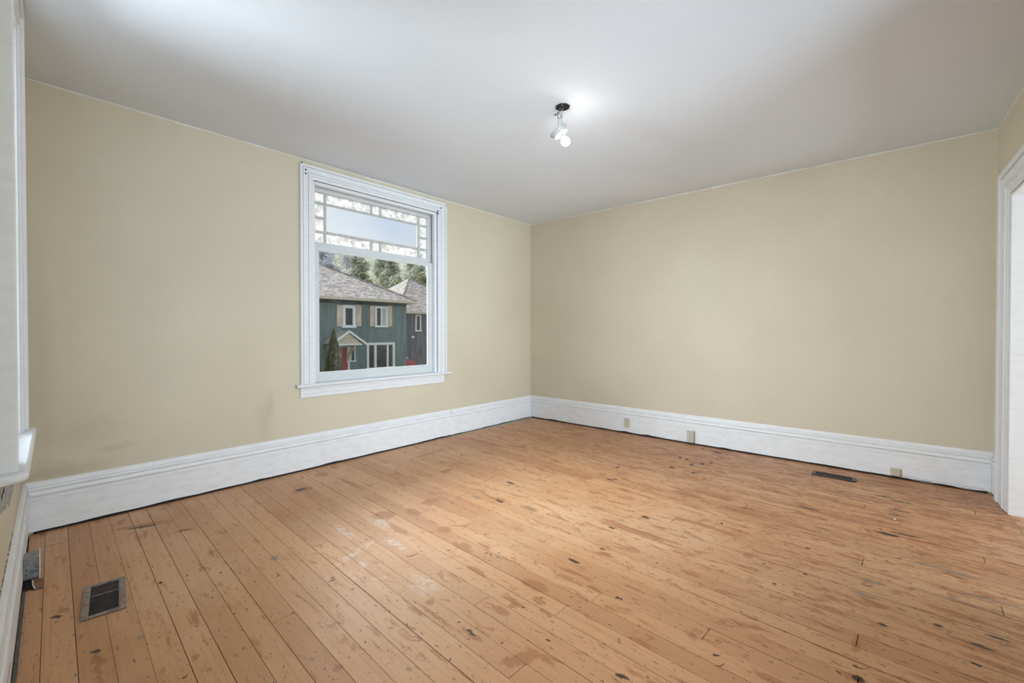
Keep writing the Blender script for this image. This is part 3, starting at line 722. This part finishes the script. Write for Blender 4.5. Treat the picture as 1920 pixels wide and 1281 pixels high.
bm = bmesh.new(); lathe(bm, [(0, .003), (.003, .002), (.003, 0)], Matrix.Translation(FB.P(2.266, .0361, .089)) @ FB.n.to_track_quat('Z', 'Y').to_matrix().to_4x4(), 8); link('screw', bm, M['galv'], e)
e = empty('telephone_jack', FB.P(3.955, 0, .055)); tag(e, 'small beige wall jack box low on the right baseboard with a cable running off', 'jack')
bx('jack_box', FB, 3.925, 3.985, .0006, .028, .026, .088, M['beige'], e, .003, 2)
bx('dark_block', FB, 3.928, 3.982, .0006, .022, .020, .0258, M['slot'], e)  # dark block along the underside of the jack box
bm = bmesh.new(); P = []
for i in range(40):
    a = 3.95+i*.0135; P.append(FB.P(a, .006+.002*sin(i*.9), (.016 if i > 2 else .022-i*.002) + .004*sin(i*.35)))
tube(bm, P, .0026, 6); link('cable', bm, M['cable'], e, True)
# metal box with white cover on the left baseboard
e = empty('metal_outlet_box', FC.P(.65, 0, .06)); tag(e, 'galvanised metal outlet box with off-white cover on the left baseboard', 'outlet')
bx('steel_box', FC, .610, .700, .0006, .0535, .012, .118, M['galv'], e, .002)
bx('cover_plate', FC, .606, .704, .0536, .0590, .006, .126, M['cover'], e, .0018, 2)
for zc in (.045, .085):
    bm = bmesh.new(); MM = Matrix.Translation(FC.P(.7002, .028, zc)) @ FC.u.to_track_quat('Z', 'Y').to_matrix().to_4x4()
    lathe(bm, [(.0125, 0), (.0135, .0012), (.0115, .0012), (.0105, .0002)], MM, 20); link('knockout_ring', bm, M['galv'], e)
for n_, zc in ((.011, .063), (.011, .036), (.046, .066), (.046, .046)):
    bx('screw_hole', FC, .7001, .7008, n_-.0022, n_+.0022, zc-.003, zc+.003, M['dark'], e)
# broken hole in the floor beneath the box, with a chip of wood
bm = bmesh.new(); pts = [fl(x, y, .0014) for x, y in ((44, 1092), (58, 1088), (66, 1098), (64, 1107), (55, 1106), (44, 1113))]
strip(bm, [pts, [p+Vector((0, 0, .0006)) for p in pts]]); link('broken_hole', bm, M['dark'], floor)
ch = empty('wood_chip', fl(69, 1097)); tag(ch, 'broken piece of brown wood lying below the metal outlet box', 'wood chip')
bm = bmesh.new(); pts = [fl(x, y, .002) for x, y in ((62, 1090), (80, 1087), (81, 1103), (66, 1106), (61, 1098))]
strip(bm, [pts, [p+Vector((.001, .001, .007)) for p in pts]]); link('wood_body', bm, M['stick'], ch)
bm = bmesh.new(); pts = [fl(x, y, .009) for x, y in ((60, 1089), (63, 1090), (63, 1098), (67, 1104), (64, 1105), (60, 1098))]
strip(bm, [pts, [p+Vector((0, 0, .003)) for p in pts]]); link('pale_edge', bm, M['cover'], ch)

# ------------------------------------------------------------------ loose splinters on the floor
def splinter(px, py, ln, ang, bend, mat, label, group, r=.0016):
    p = fl(px, py); e = Vector((cos(ang), sin(ang), 0)); s = Vector((-e.y, e.x, 0))
    pts = [p + e*(ln*(t-.5)) + s*(bend*ln*(4*(t-.5)**2)) + Vector((0, 0, r+.0012)) for t in (0, .2, .4, .6, .8, 1)]
    bm = bmesh.new(); tube(bm, pts, r, 6, (.45, .9, 1.1, 1, .8, .4)); o = link('splinter', bm, M[mat])
    tag(o, label, 'splinter', group); return o
dk = [(523,1080,.022,.6), (622,1085,.024,-.5), (399,1122,.018,.4), (300,1093,.014,.2), (347,1271,.018,.5), (352,1080,.016,.8), (414,1075,.012,.1), (661,1106,.014,0), (912,1038,.020,.7), (921,1041,.020,.9), (843,1033,.018,.9),
      (764,1172,.014,.3), (845,1238,.014,.6), (1127,1030,.020,-.4), (1115,1084,.013,0), (909,1003,.018,.8), (981,1140,.014,.3), (941,1207,.012,.5), (1508,1077,.014,.4), (1663,1053,.018,.5), (685,1205,.014,.2), (1353,982,.014,.6), (1232,1057,.011,.2), (860,1168,.013,.7)]
rg = random.Random(4)
for x, y, l, b in dk: splinter(x, y, l, rg.uniform(0, pi), b*.5, 'splinter', 'tiny dark curled splinter lying loose on the bare floorboards', 'dark splinters scattered on the floor')
def ang(x0, y0, x1, y1): d = fl(x1, y1)-fl(x0, y0); return atan2(d.y, d.x), d.length
for (x0, y0, x1, y1, m_, lab) in ((762,1046,785,1040,'stick','thin straight brown splinter on the boards below the chalky smear'), (1343,1252,1361,1247,'stick','brown stick splinter near the bottom right of the floor'),
        (616,1093,631,1086,'splinter','longer dark bent splinter right of the foreground floor register'), (846,988,880,986,'stick','long thin brown sliver in the middle of the floor'), (770,863,776,872,'stick','short brown sliver by the back baseboard below the window')):
    a_, l_ = ang(x0, y0, x1, y1); p_ = ((x0+x1)/2, (y0+y1)/2); splinter(p_[0], p_[1], l_, a_, .15, m_, lab, None, .0014)
wb = bmesh.new()
for (x, y) in ((1677.5, 975),):
    p = fl(x, y); lathe(wb, [(0, .001), (.006, .002), (.008, .006), (.004, .010), (0, .011)], Matrix.Translation(p), 7)
o = link('plaster_crumb', wb, M['cover']); tag(o, 'small pale plaster crumb on the floor at the right', 'crumb')

# ================================================================== outside
GZ = -1.95
def shade(name, c, c2, scale, rough=.8, vec=(1,1,1)):
    k = N(name); p = k.mapv(k.pos(), scale=vec); f = k.noise(p, scale, 5, .6)
    k.col(k.mix(k.ramp(f, .35, .68), c, c2), rough, .2); k.bump(f, .4, .02); return k.m
M['grass'] = shade('lawn', (.10, .13, .06), (.20, .22, .12), 1.5)
M['asphalt'] = shade('asphalt', (.14, .14, .15), (.20, .20, .21), 2)
M['teal'] = shade('teal_siding', (.12, .165, .168), (.20, .255, .25), 2.2, .8, (3, 1, .35))
M['slate'] = shade('dark_grey_siding', (.085, .088, .11), (.19, .19, .225), 2.2, .8, (3, 1, .35))
def shingles():
    k = N('weathered_asphalt_shingles'); p = k.pos()
    f = k.noise(k.mapv(p, scale=(1, 1, 2.5)), 3.2, 6, .8); g = k.noise(k.mapv(p, scale=(1, 1, 4)), 1.2, 3)
    c = k.mix(k.ramp(f, .42, .58), (.15, .135, .13), (.50, .485, .47)); c = k.mix(k.mth('MULTIPLY', k.ramp(g, .4, .7), .4), c, (.38, .27, .24))
    k.col(c, .9, .1); k.bump(f, .6, .03); return k.m
M['roof'] = shingles()
M['owhite'] = plain('exterior_white_paint', (.82, .82, .80), .5, var=.04)
M['shutter'] = shade('raw_wood_shutter', (.50, .38, .28), (.72, .60, .48), 3, .7, (1, 1, .5))
M['gable'] = shade('cream_board_gable', (.55, .46, .36), (.66, .57, .46), 3)
M['red'] = plain('red_door_paint', (.42, .028, .035), .4)
M['pane_dark'] = plain('dark_house_pane', (.03, .035, .035), .08, var=.4, scale=2)
M['curtain'] = plain('pale_curtain', (.55, .56, .55), .8)
M['evergreen'] = shade('evergreen_foliage', (.035, .07, .02), (.11, .17, .05), 4)
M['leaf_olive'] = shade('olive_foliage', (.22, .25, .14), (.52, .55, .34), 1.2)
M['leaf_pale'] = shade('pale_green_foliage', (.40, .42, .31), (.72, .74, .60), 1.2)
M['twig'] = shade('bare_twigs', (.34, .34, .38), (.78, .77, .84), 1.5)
M['bark'] = shade('bark', (.10, .085, .08), (.2, .18, .17), 3)

slab('lawn', GZ-.3, GZ, [Vector((-30,.6,0)), Vector((60,.6,0)), Vector((60,44,0)), Vector((-30,44,0))], M['grass'])
slab('street', GZ+.002, GZ+.03, [Vector((-30,6,0)), Vector((60,6,0)), Vector((60,13,0)), Vector((-30,13,0))], M['asphalt'])
bm = bmesh.new(); NX, NY = 30, 7; g = []
for j in range(NY+1):
    r = []
    for i in range(NX+1):
        x = -60+i*7; y = 40+j*6
        h = GZ-.05 + max(0, j-.3)*2.9 + noise.noise(Vector((x*.05, y*.05, 0)))*1.5*min(1, j)
        r.append(bm.verts.new((x, y, h)))
    g.append(r)
for j in range(NY):
    for i in range(NX): bm.faces.new((g[j][i], g[j][i+1], g[j+1][i+1], g[j+1][i]))
struct(link('hillside', bm, shade('hillside_undergrowth', (.20, .22, .15), (.50, .52, .42), .9)))

HF = Fr((0, 22, 0), (1, 0, 0), (0, -1, 0))       # facade frame: a = world x, n towards the viewer
def fx(x, y, Y=22): p = at_y(x, y, Y); return p.x, p.z
def house(name, label, xl, xr, y0, depth, zg, ze, over, apex_z, wallm):
    h = empty(name, ((xl+xr)/2, y0+depth/2, zg)); tag(h, label, 'house')
    bx('walls', ID, xl, xr, y0, y0+depth, zg, ze, wallm, h)
    ov = over; X0, X1, Y0, Y1 = xl-ov, xr+ov, y0-ov, y0+depth+ov; ap = Vector(((xl+xr)/2, y0+depth/2, apex_z)); zr = ze+.02
    bm = bmesh.new()
    lo = [bm.verts.new(p) for p in ((X0,Y0,zr),(X1,Y0,zr),(X1,Y1,zr),(X0,Y1,zr))]; hi = [bm.verts.new((v.co.x, v.co.y, zr+.12)) for v in lo]
    bm.faces.new(lo)
    for i in range(4): bm.faces.new((lo[i], lo[(i+1) % 4], hi[(i+1) % 4], hi[i]))
    t = bm.verts.new(ap)
    for i in range(4): bm.faces.new((hi[i], hi[(i+1) % 4], t))
    rf = link('roof', bm, M['roof'], h)
    for a0, a1, b0, b1 in ((X0-.03, X1+.03, Y0-.05, Y0-.002), (X0-.03, X1+.03, Y1+.002, Y1+.05), (X0-.05, X0-.002, Y0, Y1), (X1+.002, X1+.05, Y0, Y1)): bx('fascia', ID, a0, a1, b0, b1, zr-.06, zr+.11, M['gable'], rf)
    for c_ in ((X1, Y0), (X0, Y0)):
        bm = bmesh.new(); a_ = Vector((c_[0], c_[1], zr+.14)); tube(bm, [a_, ap+Vector((0,0,.02))], .07, 5); link('hip_cap', bm, M['roof'], rf)
    return h
xR = 13.30; xL = 4.45
hs = house('house', 'green two storey house with shingled hip roof and red front door across the street', xL, xR, 22, 9.0, GZ, 3.22, .5, 6.05, M['teal'])
bx('chimney', ID, 7.9, 8.5, 26.2, 26.8, 4.4, 5.95, M['owhite'], hs, .03)
def hwin(parent, fr, a0, a1, z0, z1, fw_, cells, n0=.0, curtain=None, name='window'):
    w = empty(name, fr.P((a0+a1)/2, n0, z0)); w.parent = parent; w.matrix_parent_inverse = parent.matrix_world.inverted()
    n0 += .002
    bm = bmesh.new()
    box(bm, fr, a0, a0+fw_, n0, n0+.07, z0, z1, .01); box(bm, fr, a1-fw_, a1, n0, n0+.07, z0, z1, .01)
    box(bm, fr, a0+fw_, a1-fw_, n0, n0+.07, z1-fw_, z1, .01); box(bm, fr, a0-.04, a1+.04, n0, n0+.10, z0-.02, z0+fw_*.8, .01)
    for c0, c1 in cells:
        pass
    prev = None
    for c0, c1 in cells:
        if prev is not None: box(bm, fr, prev, c0, n0, n0+.06, z0+fw_*.8, z1-fw_, .01)
        prev = c1
    link('window_frame', bm, M['owhite'], w)
    for i, (c0, c1) in enumerate(cells): bx('pane', fr, c0, c1, n0+.001, n0+.02, z0+fw_*.8, z1-fw_, M['curtain'] if curtain == i else M['pane_dark'], w)
    return w
def hw(x0, x1, y0, y1): return fx(x0, (y0+y1)/2)[0], fx(x1, (y0+y1)/2)[0], fx((x0+x1)/2, y1)[1], fx((x0+x1)/2, y0)[1]
a0, a1, z0, z1 = hw(641.5, 666, 572.5, 614.5); hwin(hs, HF, a0, a1, z0, z1, .20, [(a0+.20, a1-.20)])
for x0, x1 in ((631, 641), (666.8, 677)):
    b0_, b1_, q0, q1 = hw(x0, x1, 572, 612); bx('shutter', HF, b0_, b1_, .002, .06, q0, q1, M['shutter'], hs, .01)
a0, a1, z0, z1 = hw(702.5, 726, 574.5, 613.5); mid = (a0+a1)/2; hwin(hs, HF, a0, a1, z0, z1, .14, [(a0+.14, mid-.05), (mid+.05, a1-.14)], curtain=1)
for x0, x1 in ((693, 702), (726.5, 734.5)):
    b0_, b1_, q0, q1 = hw(x0, x1, 573.5, 612.5); bx('shutter', HF, b0_, b1_, .002, .06, q0, q1, M['shutter'], hs, .01)
a0, a1, z0, z1 = hw(687, 739.5, 642.5, 690.5); z0 -= .05
X = lambda x: fx(x, 665)[0]
hwin(hs, HF, a0, a1, z0, z1, .16, [(X(692.5), X(701)), (X(705.5), X(724.5)), (X(728), X(734))])
# door with casing, side window
a0, a1 = X(631), X(651); zt = fx(641, 651)[1]
dr = empty('front_door', HF.P((a0+a1)/2, 0, GZ)); dr.parent = hs; dr.matrix_parent_inverse = hs.matrix_world.inverted()
bx('door_leaf', HF, a0, a1, .002, .06, GZ+.15, zt, M['red'], dr, .01)
for q0, q1 in ((GZ+.3, GZ+.95), (GZ+1.1, zt-.15)):
    for s0, s1 in ((a0+.1, (a0+a1)/2-.04), ((a0+a1)/2+.04, a1-.1)): bx('door_panel', HF, s0, s1, .061, .075, q0, q1, M['red'], dr, .008)
bm = bmesh.new(); box(bm, HF, a0-.14, a0-.002, .002, .09, GZ, zt+.12, .01); box(bm, HF, a1+.002, a1+.14, .002, .09, GZ, zt+.12, .01); box(bm, HF, a0, a1, .002, .09, zt+.004, zt+.12, .01); link('door_casing', bm, M['owhite'], dr)
bx('step', HF, a0-.4, a1+.4, .10, .7, GZ, GZ+.14, M['owhite'], hs, .02)
a0, a1, z0, z1 = hw(656, 665.5, 648, 678); hwin(hs, HF, a0, a1, z0, z1, .07, [(a0+.07, a1-.07)])
# gabled porch hood
PY = 20.9
def px3(x, y, Y=PY): p = at_y(x, y, Y); return p
L_, Pk, R_ = px3(631, 642), px3(654.5, 622), px3(686, 644.5)
hd = empty('porch_hood', (Pk.x, 21.5, Pk.z)); hd.parent = hs; hd.matrix_parent_inverse = hs.matrix_world.inverted()
def slopeq(p0, p1, ya, yb, th, name, mat, parent):
    bm = bmesh.new(); z = Vector((0, 0, th))
    q = [Vector((p0.x, ya, p0.z)), Vector((p1.x, ya, p1.z)), Vector((p1.x, yb, p1.z)), Vector((p0.x, yb, p0.z))]
    hexa(bm, [*q, *[a+z for a in q]]); return link(name, bm, mat, parent)
LL = Vector((Pk.x-(R_.x-Pk.x)*1.0, PY, R_.z))
slopeq(LL, Pk, PY, 21.99, .07, 'hood_roof', M['roof'], hd); slopeq(Pk, R_, PY, 21.99, .07, 'hood_roof', M['roof'], hd)
slopeq(LL+Vector((-.03,0,-.1)), Pk+Vector((0,0,-.06)), PY-.07, PY-.005, .15, 'rake_board', M['owhite'], hd); slopeq(Pk+Vector((0,0,-.06)), R_+Vector((.03,0,-.1)), PY-.07, PY-.005, .15, 'rake_board', M['owhite'], hd)
bm = bmesh.new(); zb_ = R_.z+.02
tri = [(LL.x+.25, zb_), (R_.x-.25, zb_), (Pk.x, Pk.z-.08)]
strip(bm, [[Vector((x, PY+.05, z)) for x, z in tri], [Vector((x, PY+.10, z)) for x, z in tri]]); link('gable_panel', bm, M['gable'], hd)
bx('tie_beam', ID, LL.x+.15, R_.x-.25, PY-.03, PY+.04, zb_-.10, zb_-.005, M['owhite'], hd, .01)
for bxx in (px3(664, 660).x+.1, LL.x+.35):
    bk = bx('bracket_post', ID, bxx-.06, bxx+.06, 21.86, 21.996, zb_-1.25, zb_-.11, M['gable'], hd, .01)
    bm = bmesh.new(); tube(bm, [Vector((bxx, 21.86, zb_-1.05)), Vector((bxx, 21.60, zb_-.62)), Vector((bxx, PY+.12, zb_-.12))], .075, 4); link('bracket_brace', bm, M['gable'], hd)
    bx('bracket_arm', ID, bxx-.05, bxx+.05, PY+.11, 21.855, zb_-.21, zb_-.11, M['gable'], hd, .01)
# dark band across the facade below the eaves
bx('eaves_band', HF, xL, xR, .001, .03, 2.98, 3.2, plain('dark_eaves_band', (.05, .065, .07), .7), hs)

# neighbouring house
hn = house('house', 'dark grey neighbouring house partly hidden behind the green house', 15.4, 23.4, 26, 8.5, GZ, 2.72, .5, 6.2, M['slate'])
HN = Fr((0, 26, 0), (1, 0, 0), (0, -1, 0))
pA, pB = at_y(778, 590, 26), at_y(789, 621.5, 26)
a0, a1 = pA.x, pB.x; hwin(hn, HN, a0, a1, pB.z, pA.z, .13, [(a0+.14, a1-.14)])
hwin(hn, HN, 20.2, 21.4, .9, 2.2, .13, [(20.33, 21.27)]); hwin(hn, HN, 18.9, 21.0, -1.2, .2, .13, [(19.03, 20.87)])
p = at_y(772.5, 632, 26); bx('wall_light', HN, p.x-.15, p.x+.15, .002, .16, p.z-.10, p.z+.08, M['owhite'], hn, .04, 2)
# red car, mostly hidden by the green house
p = at_y(768, 683, 24.5); carx = 12.95
car = empty('car', (carx, 24.9, GZ)); tag(car, 'red car peeking out between the two houses', 'car')
def carbody():
    bm = bmesh.new(); zz = GZ
    prof = [(0, .35), (0, .80), (.15, .95), (.9, 1.02), (1.5, 1.02), (1.5, .35)]
    Y0 = 23.6; X0 = 13.6
    side = [(-.0, .32), (-.02, .62), (.12, .88), (.95, .98), (3.4, 1.0), (4.3, .92), (4.35, .35)]
    strip(bm, [[Vector((X0+dx, Y0+s*1.0, GZ+h)) for s, h in side] for dx in (0, 1.75)]); bmesh.ops.bevel(bm, geom=list(bm.edges), offset=.05, segments=2, affect='EDGES'); link('body', bm, M['red'], car)
    cab = [(.95, .99), (1.6, 1.42), (3.0, 1.45), (3.7, 1.0)]
    bm = bmesh.new(); strip(bm, [[Vector((X0+dx, Y0+s, GZ+h)) for s, h in cab] for dx in (.12, 1.63)]); bmesh.ops.bevel(bm, geom=list(bm.edges), offset=.03, segments=1, affect='EDGES'); link('cabin_glass', bm, M['pane_dark'], car)
    bm = bmesh.new()
    bm.free()
    for dx in (.12, 1.63):
        bm = bmesh.new(); tube(bm, [Vector((X0+dx, Y0+s-.02, GZ+h+.02)) for s, h in cab], .04, 5); link('roof_pillar', bm, M['owhite'], car)
    for dx in (.05, 1.55):
        for s in (.8, 3.4):
            bm = bmesh.new(); lathe(bm, [(0, 0), (.31, .01), (.32, .10), (.31, .19), (0, .2)], Matrix.Translation((X0+dx, Y0+s, GZ+.325)) @ Matrix.Rotation(pi/2, 4, 'Y'), 16); link('wheel', bm, M['wirecap'], car)
    bm = bmesh.new()
carbody()

# ---- vegetation
def leaves(bm, rg, n, fn, size, up=0.0):
    for _ in range(n):
        c = fn(); s = size*rg.uniform(.5, 1.3)
        a = Vector((rg.uniform(-1,1), rg.uniform(-1,1), rg.uniform(-1,1)+up)).normalized(); b = a.orthogonal().normalized()
        v = [bm.verts.new(c+a*s), bm.verts.new(c+b*s*.55), bm.verts.new(c-a*s*.7), bm.verts.new(c-b*s*.55)]
        bm.faces.new(v)
def crown(rg, base, h, rad, kind):
    blobs = []
    for i in range(22):
        t = i/21; w = .55*(1-.45*t); blobs.append((base+Vector((rg.uniform(-w,w)*rad, rg.uniform(-w,w)*rad, h*(.10+.82*t))), rad*rg.uniform(.38, .55)*(1.15-.5*t)))
    def f():
        c, r = rg.choice(blobs); d = Vector((rg.gauss(0,1), rg.gauss(0,1), rg.gauss(0,1)*1.3)).normalized(); return c+d*r*rg.uniform(.55, 1.1)
    return f
protos = {}
def tree(x, y, zg, h, rad, kind, label, seed):
    rg = random.Random(seed); t = empty('tree', (x, y, zg)); tag(t, label, 'tree', 'wooded hillside behind the houses')
    bm = bmesh.new(); tube(bm, [Vector((x, y, zg-.3)), Vector((x+rg.uniform(-.3,.3), y, zg+h*.45)), Vector((x+rg.uniform(-.5,.5), y, zg+h*.9))], .16, 6, (1, .7, .25)); link('trunk', bm, M['bark'], t)
    bm = bmesh.new()
    if kind == 'bare':
        for _ in range(60):
            z = zg+h*rg.uniform(.3, .85); a = rg.uniform(0, 2*pi); l = rad*rg.uniform(.5, 1)
            p0 = Vector((x, y, z)); p1 = p0+Vector((cos(a)*l, sin(a)*l, l*rg.uniform(.5, 1.4))); tube(bm, [p0, (p0+p1)/2+Vector((0,0,-.05)), p1], .045, 3, (1, .7, .3))
        f = crown(rg, Vector((x, y, zg)), h, rad, kind); leaves(bm, rg, 5000, f, .15, .5); link('twigs', bm, M['twig'], t)
    else:
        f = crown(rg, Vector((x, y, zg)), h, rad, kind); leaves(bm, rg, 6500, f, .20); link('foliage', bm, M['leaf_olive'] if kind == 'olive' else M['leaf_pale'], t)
def hill(x, y):
    j = (y-40)/6; return GZ-.05 + max(0, j-.3)*2.9
rg = random.Random(12)
desc = {'olive': 'leafy olive green', 'pale': 'pale green', 'bare': 'grey twiggy bare'}
def px_of(x, y): return 960+F*((Vector((x, y, 0))-CAM).dot(RT))/((Vector((x, y, 0))-CAM).dot(FW0))
ROWS = ((41.5, 3.9, 512, 'just behind the roofs'), (48.5, 4.6, 494, 'halfway up the hillside'), (56.5, 5.4, 470, 'high on the hillside'), (66, 6.4, 446, 'on the crest of the hill'))
for ri, (yy, step, top_px, where) in enumerate(ROWS):
    hh = at_y(700, top_px, yy).z - hill(0, yy)
    xa = at_y(597, 500, yy).x-10; xb = at_y(806, 500, yy).x+7; n_t = int((xb-xa)/step)+1; row_l = []
    for c in range(n_t):
        x = xa+step*(c+.5*(ri % 2)); q = px_of(x, yy)
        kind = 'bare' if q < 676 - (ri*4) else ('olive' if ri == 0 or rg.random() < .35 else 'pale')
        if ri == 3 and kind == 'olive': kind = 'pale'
        row_l.append((x, kind))
    cnt = {}
    for x, kind in row_l: cnt[kind] = cnt.get(kind, 0)+1
    seen = {}
    ordn = ('leftmost', 'second', 'third', 'fourth', 'fifth', 'sixth', 'seventh', 'eighth', 'ninth', 'tenth', 'eleventh', 'twelfth')
    for x, kind in row_l:
        k_ = seen.get(kind, 0); seen[kind] = k_+1
        if cnt[kind] == 1: lab = 'the only %s tree %s' % (desc[kind], where)
        elif k_ == cnt[kind]-1: lab = 'rightmost %s tree %s' % (desc[kind], where)
        elif k_ == 0: lab = 'leftmost %s tree %s' % (desc[kind], where)
        else: lab = '%s %s tree from the left, %s' % (ordn[k_], desc[kind], where)
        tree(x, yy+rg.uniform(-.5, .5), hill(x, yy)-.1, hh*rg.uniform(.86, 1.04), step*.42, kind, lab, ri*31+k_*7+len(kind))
# columnar evergreen in front of the door
p = at_y(626, 690, 20.3); ex, ey = p.x, 20.3; ht = at_y(626, 617, 20.3).z - GZ
t = empty('columnar_evergreen', (ex, ey, GZ)); tag(t, 'narrow pointed dark green evergreen standing beside the red door', 'shrub')
bm = bmesh.new(); tube(bm, [Vector((ex, ey, GZ-.1)), Vector((ex, ey, GZ+ht*.85))], .07, 6, (1, .3)); link('trunk', bm, M['bark'], t)
bm = bmesh.new(); rg2 = random.Random(2)
def fcone():
    z = rg2.random()**1.25; r = .62*(1-z)**.75*rg2.uniform(.75, 1.05); a = rg2.uniform(0, 2*pi); return Vector((ex+cos(a)*r, ey+sin(a)*r, GZ+.08+z*ht*.97))
leaves(bm, rg2, 5200, fcone, .07, 1.2); link('foliage', bm, M['evergreen'], t)
# low grey shrub left of the evergreen
t = empty('shrub', (ex-1.3, 20.6, GZ)); tag(t, 'pale blossoming shrub at the foot of the green house, left of the evergreen', 'shrub')
bm = bmesh.new(); tube(bm, [Vector((ex-1.3, 20.6, GZ-.05)), Vector((ex-1.3, 20.6, GZ+.8))], .05, 5); link('stem', bm, M['bark'], t)
bm = bmesh.new(); leaves(bm, rg2, 1500, crown(rg2, Vector((ex-1.3, 20.6, GZ-.1)), 1.4, .6, ''), .06); link('foliage', bm, M['twig'], t)
